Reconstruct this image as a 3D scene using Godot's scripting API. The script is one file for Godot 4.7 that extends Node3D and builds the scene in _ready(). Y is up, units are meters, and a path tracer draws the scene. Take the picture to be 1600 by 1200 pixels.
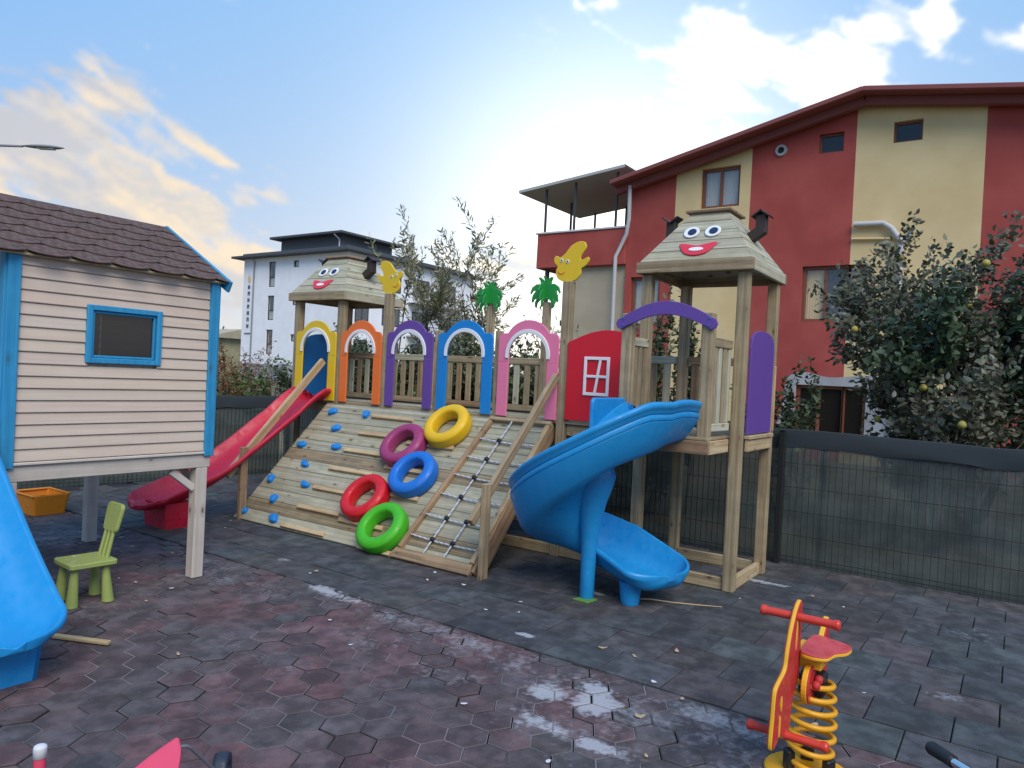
extends Node3D
# A playground seen from its corner. World axes follow the place: x runs along the play structure,
# -z runs away from it to the fence and the house, y is up. W(u, y, v) makes a point.

var rng := RandomNumberGenerator.new()
var M := {}
var XF := {}
var org := Vector3.ZERO
var taken := {}
var box_cache := {}

# ------------------------------------------------------------------ geometry collector
class Geo:
	var p := PackedVector3Array()
	var n := PackedVector3Array()
	var t := PackedVector2Array()
	var t2 := PackedVector2Array()
	var c := PackedColorArray()
	var col := Color(1, 1, 1)
	func v(a: Vector3, nn: Vector3, uv := Vector2.ZERO) -> void:
		p.append(a); n.append(nn); t.append(uv); c.append(col)
	func tri(a: Vector3, b: Vector3, d: Vector3, nn: Vector3, ua := Vector2.ZERO, ub := Vector2.ZERO, ud := Vector2.ZERO) -> void:
		if (b - a).cross(d - a).dot(nn) > 0.0:
			v(a, nn, ua); v(d, nn, ud); v(b, nn, ub)
		else:
			v(a, nn, ua); v(b, nn, ub); v(d, nn, ud)
	func tri3(a: Vector3, b: Vector3, d: Vector3, na: Vector3, nb: Vector3, nd: Vector3, ua := Vector2.ZERO, ub := Vector2.ZERO, ud := Vector2.ZERO) -> void:
		if (b - a).cross(d - a).dot(na + nb + nd) > 0.0:
			v(a, na, ua); v(d, nd, ud); v(b, nb, ub)
		else:
			v(a, na, ua); v(b, nb, ub); v(d, nd, ud)
	func quad(a: Vector3, b: Vector3, d: Vector3, e: Vector3, nn: Vector3, ua := Vector2.ZERO, ub := Vector2.ZERO, ud := Vector2.ZERO, ue := Vector2.ZERO) -> void:
		tri(a, b, d, nn, ua, ub, ud)
		tri(a, d, e, nn, ua, ud, ue)
	# chamfered box centred on o, axes by x y z of b; grain runs along x
	func cbox(o: Vector3, b: Basis, s: Vector3, ch: float, uvo := Vector2.ZERO) -> void:
		var h := s * 0.5
		ch = minf(ch, minf(h.x, minf(h.y, h.z)) * 0.45)
		var ax := [b.x, b.y, b.z]
		var hs := [h.x, h.y, h.z]
		for k in 3:
			var i := (k + 1) % 3
			var j := (k + 2) % 3
			for sg in [-1.0, 1.0]:
				var nn: Vector3 = ax[k] * sg
				var q := []
				var uu := []
				for cc in [[-1, -1], [1, -1], [1, 1], [-1, 1]]:
					var pi: float = cc[0] * (hs[i] - ch)
					var pj: float = cc[1] * (hs[j] - ch)
					q.append(o + ax[k] * sg * hs[k] + ax[i] * pi + ax[j] * pj)
					if k == 0:
						uu.append(uvo + Vector2(pi * 0.15, pj))
					elif i == 0:
						uu.append(uvo + Vector2(pi, pj + hs[k] * sg))
					else:
						uu.append(uvo + Vector2(pj, pi + hs[k] * sg))
				quad(q[0], q[1], q[2], q[3], nn, uu[0], uu[1], uu[2], uu[3])
		if ch <= 0.0:
			return
		for k in 3:   # edges parallel to axis k
			var i := (k + 1) % 3
			var j := (k + 2) % 3
			for si in [-1.0, 1.0]:
				for sj in [-1.0, 1.0]:
					var nn: Vector3 = (ax[i] * si + ax[j] * sj).normalized()
					var e1: Vector3 = o + ax[i] * si * hs[i] + ax[j] * sj * (hs[j] - ch)
					var e2: Vector3 = o + ax[i] * si * (hs[i] - ch) + ax[j] * sj * hs[j]
					var d: Vector3 = ax[k] * (hs[k] - ch)
					var l: float = hs[k]
					quad(e1 - d, e1 + d, e2 + d, e2 - d, nn, uvo + Vector2(-l, 0.01), uvo + Vector2(l, 0.01), uvo + Vector2(l, 0.02), uvo + Vector2(-l, 0.02))
		for sx in [-1.0, 1.0]:
			for sy in [-1.0, 1.0]:
				for sz in [-1.0, 1.0]:
					var nn: Vector3 = (ax[0] * sx + ax[1] * sy + ax[2] * sz).normalized()
					var a: Vector3 = o + ax[0] * sx * h.x + ax[1] * sy * (h.y - ch) + ax[2] * sz * (h.z - ch)
					var d: Vector3 = o + ax[0] * sx * (h.x - ch) + ax[1] * sy * h.y + ax[2] * sz * (h.z - ch)
					var e: Vector3 = o + ax[0] * sx * (h.x - ch) + ax[1] * sy * (h.y - ch) + ax[2] * sz * h.z
					tri(a, d, e, nn, uvo, uvo, uvo)
	# rows of points, smooth; wrap joins the last column to the first
	func grid(rows: Array, wrap: bool, caps := false, uvs := Vector2(1, 1), out_hint := Vector3.ZERO) -> void:
		var nr := rows.size()
		var nc: int = rows[0].size()
		var nor := []
		for i in nr:
			var rn := PackedVector3Array()
			for j in nc:
				var a: Vector3 = rows[mini(i + 1, nr - 1)][j] - rows[maxi(i - 1, 0)][j]
				var b: Vector3
				if wrap:
					b = rows[i][(j + 1) % nc] - rows[i][(j - 1 + nc) % nc]
				else:
					b = rows[i][mini(j + 1, nc - 1)] - rows[i][maxi(j - 1, 0)]
				var x := a.cross(b)
				rn.append(x.normalized() if x.length() > 1e-12 else Vector3.UP)
			nor.append(rn)
		# orientation: signed volume about the middle
		var mid := Vector3.ZERO
		for r in rows:
			for q in r:
				mid += q
		mid /= nr * nc
		var vol := 0.0
		for i in nr - 1:
			for j in (nc if wrap else nc - 1):
				var j2 := (j + 1) % nc
				var a: Vector3 = rows[i][j] - mid
				var b: Vector3 = rows[i + 1][j] - mid
				var d: Vector3 = rows[i + 1][j2] - mid
				var e: Vector3 = rows[i][j2] - mid
				vol += a.dot(b.cross(d)) + a.dot(d.cross(e))
		var s := 1.0 if vol > 0.0 else -1.0
		if out_hint != Vector3.ZERO:
			var acc := Vector3.ZERO
			for r in nor:
				for q in r:
					acc += q
			s = 1.0 if acc.dot(out_hint) > 0.0 else -1.0
		var lens := [0.0]
		for i in range(1, nr):
			lens.append(lens[i - 1] + (rows[i][0] - rows[i - 1][0]).length())
		for i in nr - 1:
			for j in (nc if wrap else nc - 1):
				var j2 := (j + 1) % nc
				var ua := Vector2(lens[i], float(j) / nc) * uvs
				var ub := Vector2(lens[i + 1], float(j) / nc) * uvs
				var ud := Vector2(lens[i + 1], float(j + 1) / nc) * uvs
				var ue := Vector2(lens[i], float(j + 1) / nc) * uvs
				tri3(rows[i][j], rows[i + 1][j], rows[i + 1][j2], nor[i][j] * s, nor[i + 1][j] * s, nor[i + 1][j2] * s, ua, ub, ud)
				tri3(rows[i][j], rows[i + 1][j2], rows[i][j2], nor[i][j] * s, nor[i + 1][j2] * s, nor[i][j2] * s, ua, ud, ue)
		if caps:
			for e in [0, nr - 1]:
				var cen := Vector3.ZERO
				for q in rows[e]:
					cen += q
				cen /= nc
				var other: Array = rows[1] if e == 0 else rows[nr - 2]
				var oc := Vector3.ZERO
				for q in other:
					oc += q
				oc /= nc
				var nn: Vector3 = (cen - oc).normalized()
				for j in nc:
					tri(cen, rows[e][j], rows[e][(j + 1) % nc], nn)
	func tube(pts: Array, rad, sides := 8, caps := true, uvs := Vector2(1, 1)) -> void:
		var rows := []
		var last := Vector3.ZERO
		for i in pts.size():
			var d: Vector3 = (pts[mini(i + 1, pts.size() - 1)] - pts[maxi(i - 1, 0)]).normalized()
			var s: Vector3
			if i == 0:
				s = d.cross(Vector3.UP)
				if s.length() < 0.05:
					s = d.cross(Vector3.RIGHT)
			else:
				s = last - d * last.dot(d)
			s = s.normalized()
			last = s
			var q := d.cross(s)
			var r: float = rad[i] if rad is Array else rad
			var row := []
			for k in sides:
				var a := TAU * k / sides
				row.append(pts[i] + (s * cos(a) + q * sin(a)) * r)
			rows.append(row)
		grid(rows, true, caps, uvs)
	# profile of [radius, height] turned round axis at o
	func lathe(o: Vector3, prof: Array, sides := 16, b := Basis.IDENTITY) -> void:
		for i in prof.size() - 1:
			var r0: float = prof[i][0]
			var r1: float = prof[i + 1][0]
			var y0: float = prof[i][1]
			var y1: float = prof[i + 1][1]
			var nn := Vector2(y1 - y0, r0 - r1)
			if nn.length() < 1e-7:
				continue
			nn = nn.normalized()
			for k in sides:
				var a0 := TAU * k / sides
				var a1 := TAU * (k + 1) / sides
				var d0 := b * Vector3(cos(a0), 0, sin(a0))
				var d1 := b * Vector3(cos(a1), 0, sin(a1))
				var n0 := (d0 * nn.x + b.y * nn.y).normalized()
				var n1 := (d1 * nn.x + b.y * nn.y).normalized()
				var q0 := o + d0 * r0 + b.y * y0
				var q1 := o + d1 * r0 + b.y * y0
				var q2 := o + d1 * r1 + b.y * y1
				var q3 := o + d0 * r1 + b.y * y1
				if r0 > 1e-5:
					tri3(q0, q1, q2, n0, n1, n1)
				if r1 > 1e-5:
					tri3(q0, q2, q3, n0, n1, n0)
	# flat shape in the xy plane of b, thickness th along z, edges bevelled; holes by bridging are not needed
	func plate(o: Vector3, b: Basis, poly: PackedVector2Array, th: float, bev := 0.003) -> void:
		var q := PackedVector2Array(poly)
		if Geometry2D.is_polygon_clockwise(q):
			q.reverse()
		var m := q.size()
		var ins := PackedVector2Array()
		var en := []
		for i in m:
			var e := (q[(i + 1) % m] - q[i]).normalized()
			en.append(Vector2(e.y, -e.x))
		for i in m:
			var a: Vector2 = en[(i - 1 + m) % m]
			var d: Vector2 = en[i]
			var k := a + d
			k = k.normalized() if k.length() > 0.1 else d
			ins.append(q[i] - k * bev / maxf(0.5, k.dot(d)))
		var tris := Geometry2D.triangulate_polygon(ins)
		var at := func(z: Vector2, h: float) -> Vector3: return o + b.x * z.x + b.y * z.y + b.z * h
		for sg in [-1.0, 1.0]:
			var nn := b.z * float(sg)
			for k in range(0, tris.size(), 3):
				tri(at.call(ins[tris[k]], sg * th / 2), at.call(ins[tris[k + 1]], sg * th / 2), at.call(ins[tris[k + 2]], sg * th / 2), nn, ins[tris[k]], ins[tris[k + 1]], ins[tris[k + 2]])
			for i in m:
				var j := (i + 1) % m
				var e2: Vector2 = en[i]
				var ne := ((b.x * e2.x + b.y * e2.y) + nn).normalized()
				quad(at.call(ins[i], sg * th / 2), at.call(ins[j], sg * th / 2), at.call(q[j], sg * (th / 2 - bev)), at.call(q[i], sg * (th / 2 - bev)), ne, q[i], q[j], q[j], q[i])
		for i in m:
			var j := (i + 1) % m
			var e2: Vector2 = en[i]
			var ne := b.x * e2.x + b.y * e2.y
			quad(at.call(q[i], th / 2 - bev), at.call(q[j], th / 2 - bev), at.call(q[j], -th / 2 + bev), at.call(q[i], -th / 2 + bev), ne, q[i], q[j], q[j], q[i])
	func mesh() -> ArrayMesh:
		var a := []
		a.resize(Mesh.ARRAY_MAX)
		a[Mesh.ARRAY_VERTEX] = p
		a[Mesh.ARRAY_NORMAL] = n
		a[Mesh.ARRAY_TEX_UV] = t
		a[Mesh.ARRAY_COLOR] = c
		if t2.size() == p.size() and p.size() > 0:
			a[Mesh.ARRAY_TEX_UV2] = t2
		var m := ArrayMesh.new()
		m.add_surface_from_arrays(Mesh.PRIMITIVE_TRIANGLES, a)
		return m

# ------------------------------------------------------------------ small helpers
func W(u: float, y: float, v: float) -> Vector3:
	return Vector3(u, y, -v)

func numbered(called: String) -> String:
	if not taken.has(called):
		taken[called] = 0
		return called
	taken[called] += 1
	return "%s_%03d" % [called, taken[called]]

func tag(o: Node, label: String, category := "", group := "", kind := "") -> void:
	if label: o.set_meta("label", label)
	if category: o.set_meta("category", category)
	if group: o.set_meta("group", group)
	if kind: o.set_meta("kind", kind)

# a thing: a node at its base; parts are then given in place coordinates
func thing(called: String, at: Vector3, label: String, category: String, group := "", kind := "") -> Node3D:
	var o := Node3D.new()
	o.name = numbered(called)
	add_child(o)
	o.position = at
	tag(o, label, category, group, kind)
	org = at
	XF[o] = Transform3D(Basis.IDENTITY, at)
	return o

func node_part(called: String, par: Node, at := Vector3.ZERO) -> Node3D:
	var o := Node3D.new()
	o.name = called
	put(o, par, Transform3D(Basis.IDENTITY, at if at != Vector3.ZERO else XF[par].origin))
	return o

func put(o: Node3D, par: Node, xf: Transform3D) -> void:
	par.add_child(o, true)
	XF[o] = xf
	o.transform = (XF[par].affine_inverse() * xf) if XF.has(par) else xf

func mi(called: String, mesh: Mesh, mat: Material, par: Node, xf := Transform3D.IDENTITY) -> MeshInstance3D:
	var o := MeshInstance3D.new()
	o.name = called if par != self else numbered(called)
	o.mesh = mesh
	o.material_override = mat
	o.cast_shadow = GeometryInstance3D.SHADOW_CASTING_SETTING_ON
	put(o, par, xf)
	return o

# mesh given in place coordinates, node set at the point c
func part(called: String, g: Geo, mat: Material, par: Node, c := Vector3.ZERO) -> MeshInstance3D:
	if c != Vector3.ZERO:
		for i in g.p.size():
			g.p[i] -= c
	return mi(called, g.mesh(), mat, par, Transform3D(Basis.IDENTITY, c))

func tint(base := 1.0, vary := 0.08) -> Color:
	var k := base * (1.0 + rng.randf_range(-vary, vary))
	return Color(k * (1.0 + rng.randf_range(-0.03, 0.05)), k, k * (1.0 + rng.randf_range(-0.05, 0.03)))

# a board from a to b: w across, t along up
func bd(called: String, par: Node, a: Vector3, b: Vector3, w: float, t: float, mat: Material, up := Vector3.UP, ch := 0.004, col := Color(0, 0, 0, 0)) -> MeshInstance3D:
	var x := (b - a).normalized()
	var z := x.cross(up).normalized()
	var y := z.cross(x)
	var g := Geo.new()
	g.col = tint() if col.a == 0.0 else col
	g.cbox(Vector3.ZERO, Basis.IDENTITY, Vector3((b - a).length(), t, w), ch, Vector2(rng.randf() * 3.0, rng.randf()))
	return mi(called, g.mesh(), mat, par, Transform3D(Basis(x, y, z), (a + b) * 0.5))

func post(par: Node, u: float, v: float, y0: float, y1: float, s: float, mat: Material, called := "post", col := Color(0, 0, 0, 0)) -> MeshInstance3D:
	return bd(called, par, W(u, y0, v), W(u, y1, v), s, s, mat, Vector3(0, 0, 1), 0.005, col)

func box_part(called: String, par: Node, u0: float, u1: float, y0: float, y1: float, v0: float, v1: float, mat: Material, ch := 0.004, col := Color(0, 0, 0, 0)) -> MeshInstance3D:
	var g := Geo.new()
	g.col = Color(1, 1, 1) if col.a == 0.0 else col
	g.cbox(Vector3.ZERO, Basis.IDENTITY, Vector3(absf(u1 - u0), absf(y1 - y0), absf(v1 - v0)), ch, Vector2(rng.randf() * 3.0, rng.randf()))
	return mi(called, g.mesh(), mat, par, Transform3D(Basis.IDENTITY, W((u0 + u1) / 2, (y0 + y1) / 2, (v0 + v1) / 2)))

# flat shape facing -v (towards the camera side), points as (u, y)
func plate_v(called: String, par: Node, poly: PackedVector2Array, v: float, th: float, mat: Material, bev := 0.003) -> MeshInstance3D:
	var c := Vector2.ZERO
	for q in poly: c += q
	c /= poly.size()
	var loc := PackedVector2Array()
	for q in poly: loc.append(q - c)
	var g := Geo.new()
	g.plate(Vector3.ZERO, Basis.IDENTITY, loc, th, bev)
	return mi(called, g.mesh(), mat, par, Transform3D(Basis.IDENTITY, W(c.x, c.y, v)))

# flat shape in any plane: basis x, y in the plane
func plate_b(called: String, par: Node, poly: PackedVector2Array, o: Vector3, b: Basis, th: float, mat: Material, bev := 0.003) -> MeshInstance3D:
	var g := Geo.new()
	g.plate(Vector3.ZERO, Basis.IDENTITY, poly, th, bev)
	return mi(called, g.mesh(), mat, par, Transform3D(b, o))

func ellipse(rx: float, ry: float, m := 28, c := Vector2.ZERO) -> PackedVector2Array:
	var q := PackedVector2Array()
	for k in m:
		q.append(c + Vector2(rx * cos(TAU * k / m), ry * sin(TAU * k / m)))
	return q

func smooth_closed(ctrl: Array, per := 6) -> PackedVector2Array:
	var q := PackedVector2Array()
	var m := ctrl.size()
	for i in m:
		var p0: Vector2 = ctrl[(i - 1 + m) % m]
		var p1: Vector2 = ctrl[i]
		var p2: Vector2 = ctrl[(i + 1) % m]
		var p3: Vector2 = ctrl[(i + 2) % m]
		for k in per:
			q.append(p1.cubic_interpolate(p2, p0, p3, float(k) / per))
	return q

# ------------------------------------------------------------------ materials
func lin(r: float, g: float, b: float) -> Color:
	return Color(r, g, b).linear_to_srgb()

func plain(called: String, c: Color, rough := 0.6, vc := true) -> StandardMaterial3D:
	var m := StandardMaterial3D.new()
	m.resource_name = called
	m.albedo_color = c
	m.roughness = rough
	m.vertex_color_use_as_albedo = vc
	M[called] = m
	return m

func noise_img(sd: int, freq: float, w: int, h: int, oct := 4, kind := FastNoiseLite.TYPE_SIMPLEX_SMOOTH) -> PackedByteArray:
	var f := FastNoiseLite.new()
	f.seed = sd
	f.noise_type = kind
	f.frequency = freq
	f.fractal_type = FastNoiseLite.FRACTAL_FBM
	f.fractal_octaves = oct
	var im := f.get_seamless_image(w, h)
	im.convert(Image.FORMAT_L8)
	return im.get_data()

func stretched(sd: int, freq: float, w0: int, h0: int, w: int, h: int) -> PackedByteArray:
	var f := FastNoiseLite.new()
	f.seed = sd
	f.noise_type = FastNoiseLite.TYPE_SIMPLEX_SMOOTH
	f.frequency = freq
	f.fractal_octaves = 3
	var im := f.get_seamless_image(w0, h0)
	im.convert(Image.FORMAT_L8)
	im.resize(w, h, Image.INTERPOLATE_CUBIC)
	return im.get_data()

func tex(bytes: PackedByteArray, w: int, h: int, fmt := Image.FORMAT_RGB8) -> ImageTexture:
	var im := Image.create_from_data(w, h, false, fmt, bytes)
	im.generate_mipmaps()
	return ImageTexture.create_from_image(im)

func two_tone(sd: int, freq: float, lo: Color, hi: Color, size := 512, fine := 0.0, contrast := 1.6) -> ImageTexture:
	var a := noise_img(sd, freq, size, size, 5)
	var b := noise_img(sd + 7, 0.35, size, size, 2)
	var out := PackedByteArray()
	out.resize(size * size * 3)
	for i in size * size:
		var k := clampf((a[i] / 255.0 - 0.5) * contrast + 0.5 + (b[i] / 255.0 - 0.5) * fine, 0.0, 1.0)
		out[i * 3] = int(255.0 * lerpf(lo.r, hi.r, k))
		out[i * 3 + 1] = int(255.0 * lerpf(lo.g, hi.g, k))
		out[i * 3 + 2] = int(255.0 * lerpf(lo.b, hi.b, k))
	return tex(out, size, size)

func grey_tex(sd: int, freq: float, size := 512, oct := 4) -> ImageTexture:
	var a := noise_img(sd, freq, size, size, oct)
	return tex(a, size, size, Image.FORMAT_L8)

# grain along x: 1 unit of uv is one metre
func wood_tex(sd: int, lo: Color, hi: Color, knot: Color, knots: int, size := 512) -> ImageTexture:
	var a := stretched(sd, 0.035, 12, size, size, size)
	var b := stretched(sd + 3, 0.11, 10, size, size, size)
	var d := noise_img(sd + 5, 0.012, size, size, 3)
	var f := noise_img(sd + 9, 0.3, size, size, 2)
	var ks := []
	var r2 := RandomNumberGenerator.new()
	r2.seed = sd
	for k in knots:
		ks.append([r2.randf() * size, r2.randf() * size, r2.randf_range(3.0, 7.0)])
	var out := PackedByteArray()
	out.resize(size * size * 3)
	for i in size * size:
		var k := (a[i] - 127.0) / 255.0 * 0.9 + (b[i] - 127.0) / 255.0 * 0.7 + (d[i] - 127.0) / 255.0 * 0.35 + (f[i] - 127.0) / 255.0 * 0.18 + 0.5
		k = clampf(k, 0.0, 1.0)
		out[i * 3] = int(255.0 * lerpf(lo.r, hi.r, k))
		out[i * 3 + 1] = int(255.0 * lerpf(lo.g, hi.g, k))
		out[i * 3 + 2] = int(255.0 * lerpf(lo.b, hi.b, k))
	for q in ks:
		var rx: float = q[2] * 2.2
		for y in range(int(-q[2] * 2.5), int(q[2] * 2.5) + 1):
			for x in range(int(-rx * 2.5), int(rx * 2.5) + 1):
				var e := sqrt(pow(x / rx, 2) + pow(y / float(q[2]), 2))
				var w := clampf(1.25 - e, 0.0, 1.0) * 0.85 + clampf(0.35 - absf(e - 1.5), 0.0, 0.35) * 0.7
				if w <= 0.0:
					continue
				var ix := (int(q[0]) + x + size) % size
				var iy := (int(q[1]) + y + size) % size
				var i := (iy * size + ix) * 3
				out[i] = int(lerpf(out[i], knot.r * 255.0, w))
				out[i + 1] = int(lerpf(out[i + 1], knot.g * 255.0, w))
				out[i + 2] = int(lerpf(out[i + 2], knot.b * 255.0, w))
	return tex(out, size, size)

func materials() -> void:
	var m: StandardMaterial3D
	# timber of the play structure: pressure treated pine, greyed and greenish
	for k in 3:
		m = plain("pine_%d" % k, Color(1, 1, 1), 0.82)
		var lo: Color = [Color(0.50, 0.44, 0.345), Color(0.60, 0.58, 0.49), Color(0.475, 0.38, 0.29)][k]
		var hi: Color = [Color(0.70, 0.63, 0.50), Color(0.775, 0.765, 0.67), Color(0.675, 0.565, 0.44)][k]
		m.albedo_texture = wood_tex(11 + k * 20, lo, hi, Color(0.30, 0.205, 0.125), 11)
		m.heightmap_enabled = false
	m = plain("new_pine", Color(1, 1, 1), 0.8)
	m.albedo_texture = wood_tex(90, Color(0.63, 0.525, 0.385), Color(0.80, 0.71, 0.565), Color(0.45, 0.29, 0.15), 5)
	# painted board of the playhouse
	m = plain("cream_paint", Color(1, 1, 1), 0.75)
	m.albedo_texture = wood_tex(130, Color(0.765, 0.69, 0.625), Color(0.81, 0.74, 0.675), Color(0.72, 0.65, 0.58), 2)
	m = plain("white_paint_worn", Color(1, 1, 1), 0.8)
	m.albedo_texture = wood_tex(150, Color(0.70, 0.66, 0.61), Color(0.80, 0.765, 0.72), Color(0.36, 0.31, 0.27), 9)
	m = plain("blue_paint", Color(1, 1, 1), 0.6)
	m.albedo_texture = wood_tex(170, Color(0.14, 0.50, 0.68), Color(0.20, 0.59, 0.76), Color(0.25, 0.38, 0.45), 6)
	# coloured sheet and moulded plastic
	var sheet := {
		"yellow_sheet": [0.75, 0.50, 0.012], "orange_sheet": [0.82, 0.17, 0.025], "purple_sheet": [0.13, 0.058, 0.30], "blue_sheet": [0.005, 0.22, 0.60],
		"pink_sheet": [0.80, 0.20, 0.34], "red_sheet": [0.62, 0.008, 0.022], "white_sheet": [0.78, 0.78, 0.78], "green_sheet": [0.014, 0.27, 0.045],
		"navy_sheet": [0.008, 0.022, 0.075], "door_blue_sheet": [0.005, 0.13, 0.38], "lip_red_sheet": [0.68, 0.03, 0.06]}
	for k in sheet:
		m = plain(k, lin(sheet[k][0], sheet[k][1], sheet[k][2]), 0.5)
	var moulded := {
		"red_plastic": [0.50, 0.008, 0.035], "blue_plastic": [0.012, 0.25, 0.56], "green_chair_plastic": [0.30, 0.36, 0.10], "orange_plastic": [0.70, 0.24, 0.015],
		"pink_plastic": [0.72, 0.07, 0.13], "tyre_yellow": [0.72, 0.44, 0.008], "tyre_purple": [0.30, 0.035, 0.13], "tyre_blue": [0.008, 0.15, 0.56],
		"tyre_red": [0.56, 0.008, 0.016], "tyre_green": [0.055, 0.42, 0.012], "hold_blue": [0.01, 0.21, 0.60], "rider_red": [0.50, 0.028, 0.030], "seat_pink": [0.60, 0.075, 0.08], "handle_red": [0.60, 0.045, 0.025],
		"rider_yellow": [0.78, 0.42, 0.02], "spring_yellow": [0.72, 0.34, 0.008], "black_plastic": [0.012, 0.012, 0.013], "knot_black": [0.012, 0.013, 0.02], "wheel_navy": [0.02, 0.028, 0.045]}
	var scuff := grey_tex(301, 0.02, 256, 5)
	for k in moulded:
		m = plain(k, lin(moulded[k][0], moulded[k][1], moulded[k][2]), 0.62)
		m.roughness_texture = scuff
		m.roughness_texture_channel = BaseMaterial3D.TEXTURE_CHANNEL_RED
		m.roughness = 0.85
		m.uv1_triplanar = true
		m.uv1_scale = Vector3(2.5, 2.5, 2.5)
	for k in ["tyre_yellow", "tyre_purple", "tyre_blue", "tyre_red", "tyre_green"]:
		M[k].roughness = 1.0
	plain("rope_white", lin(0.55, 0.56, 0.58), 0.9)
	plain("chimney_brown", lin(0.035, 0.022, 0.018), 0.6)
	# bitumen shingles
	m = plain("shingle", Color(1, 1, 1), 0.95)
	m.albedo_texture = two_tone(401, 0.02, Color(0.30, 0.235, 0.215), Color(0.42, 0.34, 0.315), 512, 0.9)
	m.uv1_triplanar = true
	m.uv1_scale = Vector3(1.6, 1.6, 1.6)
	# rubber of the paving
	m = plain("rubber", Color(1, 1, 1), 0.9)
	m.albedo_texture = two_tone(421, 0.012, Color(0.74, 0.74, 0.75), Color(1.0, 1.0, 1.0), 512, 0.8, 2.0)
	m.uv1_triplanar = true
	m.uv1_world_triplanar = true
	m.uv1_scale = Vector3(0.9, 0.9, 0.9)
	m.heightmap_enabled = true
	m.heightmap_texture = grey_tex(431, 0.16, 512, 3)
	m.heightmap_scale = 0.2
	m.detail_enabled = true
	m.detail_blend_mode = BaseMaterial3D.BLEND_MODE_MIX
	m.detail_uv_layer = BaseMaterial3D.DETAIL_UV_2
	m.detail_albedo = dust_tex()
	m = plain("joint_dust", lin(0.26, 0.245, 0.24), 0.95)
	m = plain("dark_bed", lin(0.022, 0.02, 0.021), 1.0)
	# earth and grass beyond the fence
	m = plain("earth", Color(1, 1, 1), 1.0)
	m.albedo_texture = two_tone(441, 0.015, Color(0.33, 0.31, 0.21), Color(0.47, 0.42, 0.31), 512, 0.7)
	m.uv1_triplanar = true
	m.uv1_world_triplanar = true
	m.uv1_scale = Vector3(0.22, 0.22, 0.22)
	# plaster
	for k in [["plaster_red", Color(0.61, 0.26, 0.235), Color(0.665, 0.31, 0.28), 501], ["plaster_beige", Color(0.825, 0.725, 0.53), Color(0.865, 0.775, 0.585), 511], ["plaster_grey_beige", Color(0.66, 0.615, 0.52), Color(0.71, 0.665, 0.57), 521], ["plaster_white", Color(0.915, 0.92, 0.93), Color(0.945, 0.95, 0.96), 531], ["concrete_grey", Color(0.55, 0.56, 0.57), Color(0.66, 0.67, 0.68), 541], ["plaster_olive", Color(0.62, 0.60, 0.47), Color(0.68, 0.66, 0.53), 551]]:
		m = plain(k[0], Color(1, 1, 1), 0.9)
		m.albedo_texture = two_tone(k[3], 0.008, k[1], k[2], 512, 0.35)
		m.uv1_triplanar = true
		m.uv1_world_triplanar = true
		m.uv1_scale = Vector3(0.16, 0.16, 0.16)
	plain("roof_red", lin(0.22, 0.06, 0.055), 0.7)
	plain("roof_dark", lin(0.065, 0.072, 0.080), 0.7)
	plain("soffit_grey", lin(0.42, 0.42, 0.40), 0.8)
	plain("window_brown", lin(0.20, 0.065, 0.03), 0.5)
	plain("window_dark", lin(0.03, 0.032, 0.036), 0.5)
	plain("sill_stone", lin(0.62, 0.62, 0.62), 0.6)
	plain("curtain", lin(0.50, 0.50, 0.47), 0.9)
	plain("curtain_cream", lin(0.78, 0.56, 0.24), 0.9)
	plain("room_dark", lin(0.018, 0.018, 0.02), 0.9)
	plain("steel_dark", lin(0.05, 0.052, 0.055), 0.45)
	plain("steel_grey", lin(0.30, 0.31, 0.33), 0.4)
	M.steel_grey.metallic = 0.6
	plain("chrome", lin(0.75, 0.75, 0.76), 0.15)
	M.chrome.metallic = 1.0
	plain("pipe_white", lin(0.50, 0.50, 0.50), 0.6)
	plain("lamp_grey", lin(0.25, 0.25, 0.26), 0.5)
	m = plain("glass", Color(0.6, 0.66, 0.68, 0.07), 0.04, false)
	m.transparency = BaseMaterial3D.TRANSPARENCY_ALPHA
	m = plain("smoky_pane", Color(0.17, 0.155, 0.14, 0.78), 0.06, false)
	m.transparency = BaseMaterial3D.TRANSPARENCY_ALPHA
	# shade net and fence wire
	m = plain("net", Color(1, 1, 1, 0.88), 0.95)
	m.albedo_texture = two_tone(601, 0.01, Color(0.255, 0.29, 0.285), Color(0.335, 0.37, 0.36), 512, 0.5)
	m.uv1_triplanar = true
	m.uv1_scale = Vector3(0.5, 0.5, 0.5)
	m.transparency = BaseMaterial3D.TRANSPARENCY_ALPHA
	plain("net_hem", lin(0.030, 0.040, 0.047), 0.95)
	plain("wire_dark", lin(0.010, 0.011, 0.011), 0.6)
	# plants
	for k in [["leaf", 0.62, 0.5], ["dry_leaf", 0.8, 0.3]]:
		m = plain(k[0], Color(1, 1, 1), k[1])
		m.backlight_enabled = true
		m.backlight = Color(k[2], k[2], k[2] * 0.7)
	m = plain("bark", Color(1, 1, 1), 0.95)
	m.albedo_texture = two_tone(621, 0.02, Color(0.22, 0.18, 0.14), Color(0.38, 0.33, 0.28), 256, 0.8)
	plain("fruit_yellow", lin(0.38, 0.33, 0.06), 0.7)
	plain("scrap_white", lin(0.62, 0.62, 0.63), 0.8)
	plain("scrap_tan", lin(0.45, 0.33, 0.2), 0.9)
	plain("moss_green", lin(0.10, 0.24, 0.04), 0.9)

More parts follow.
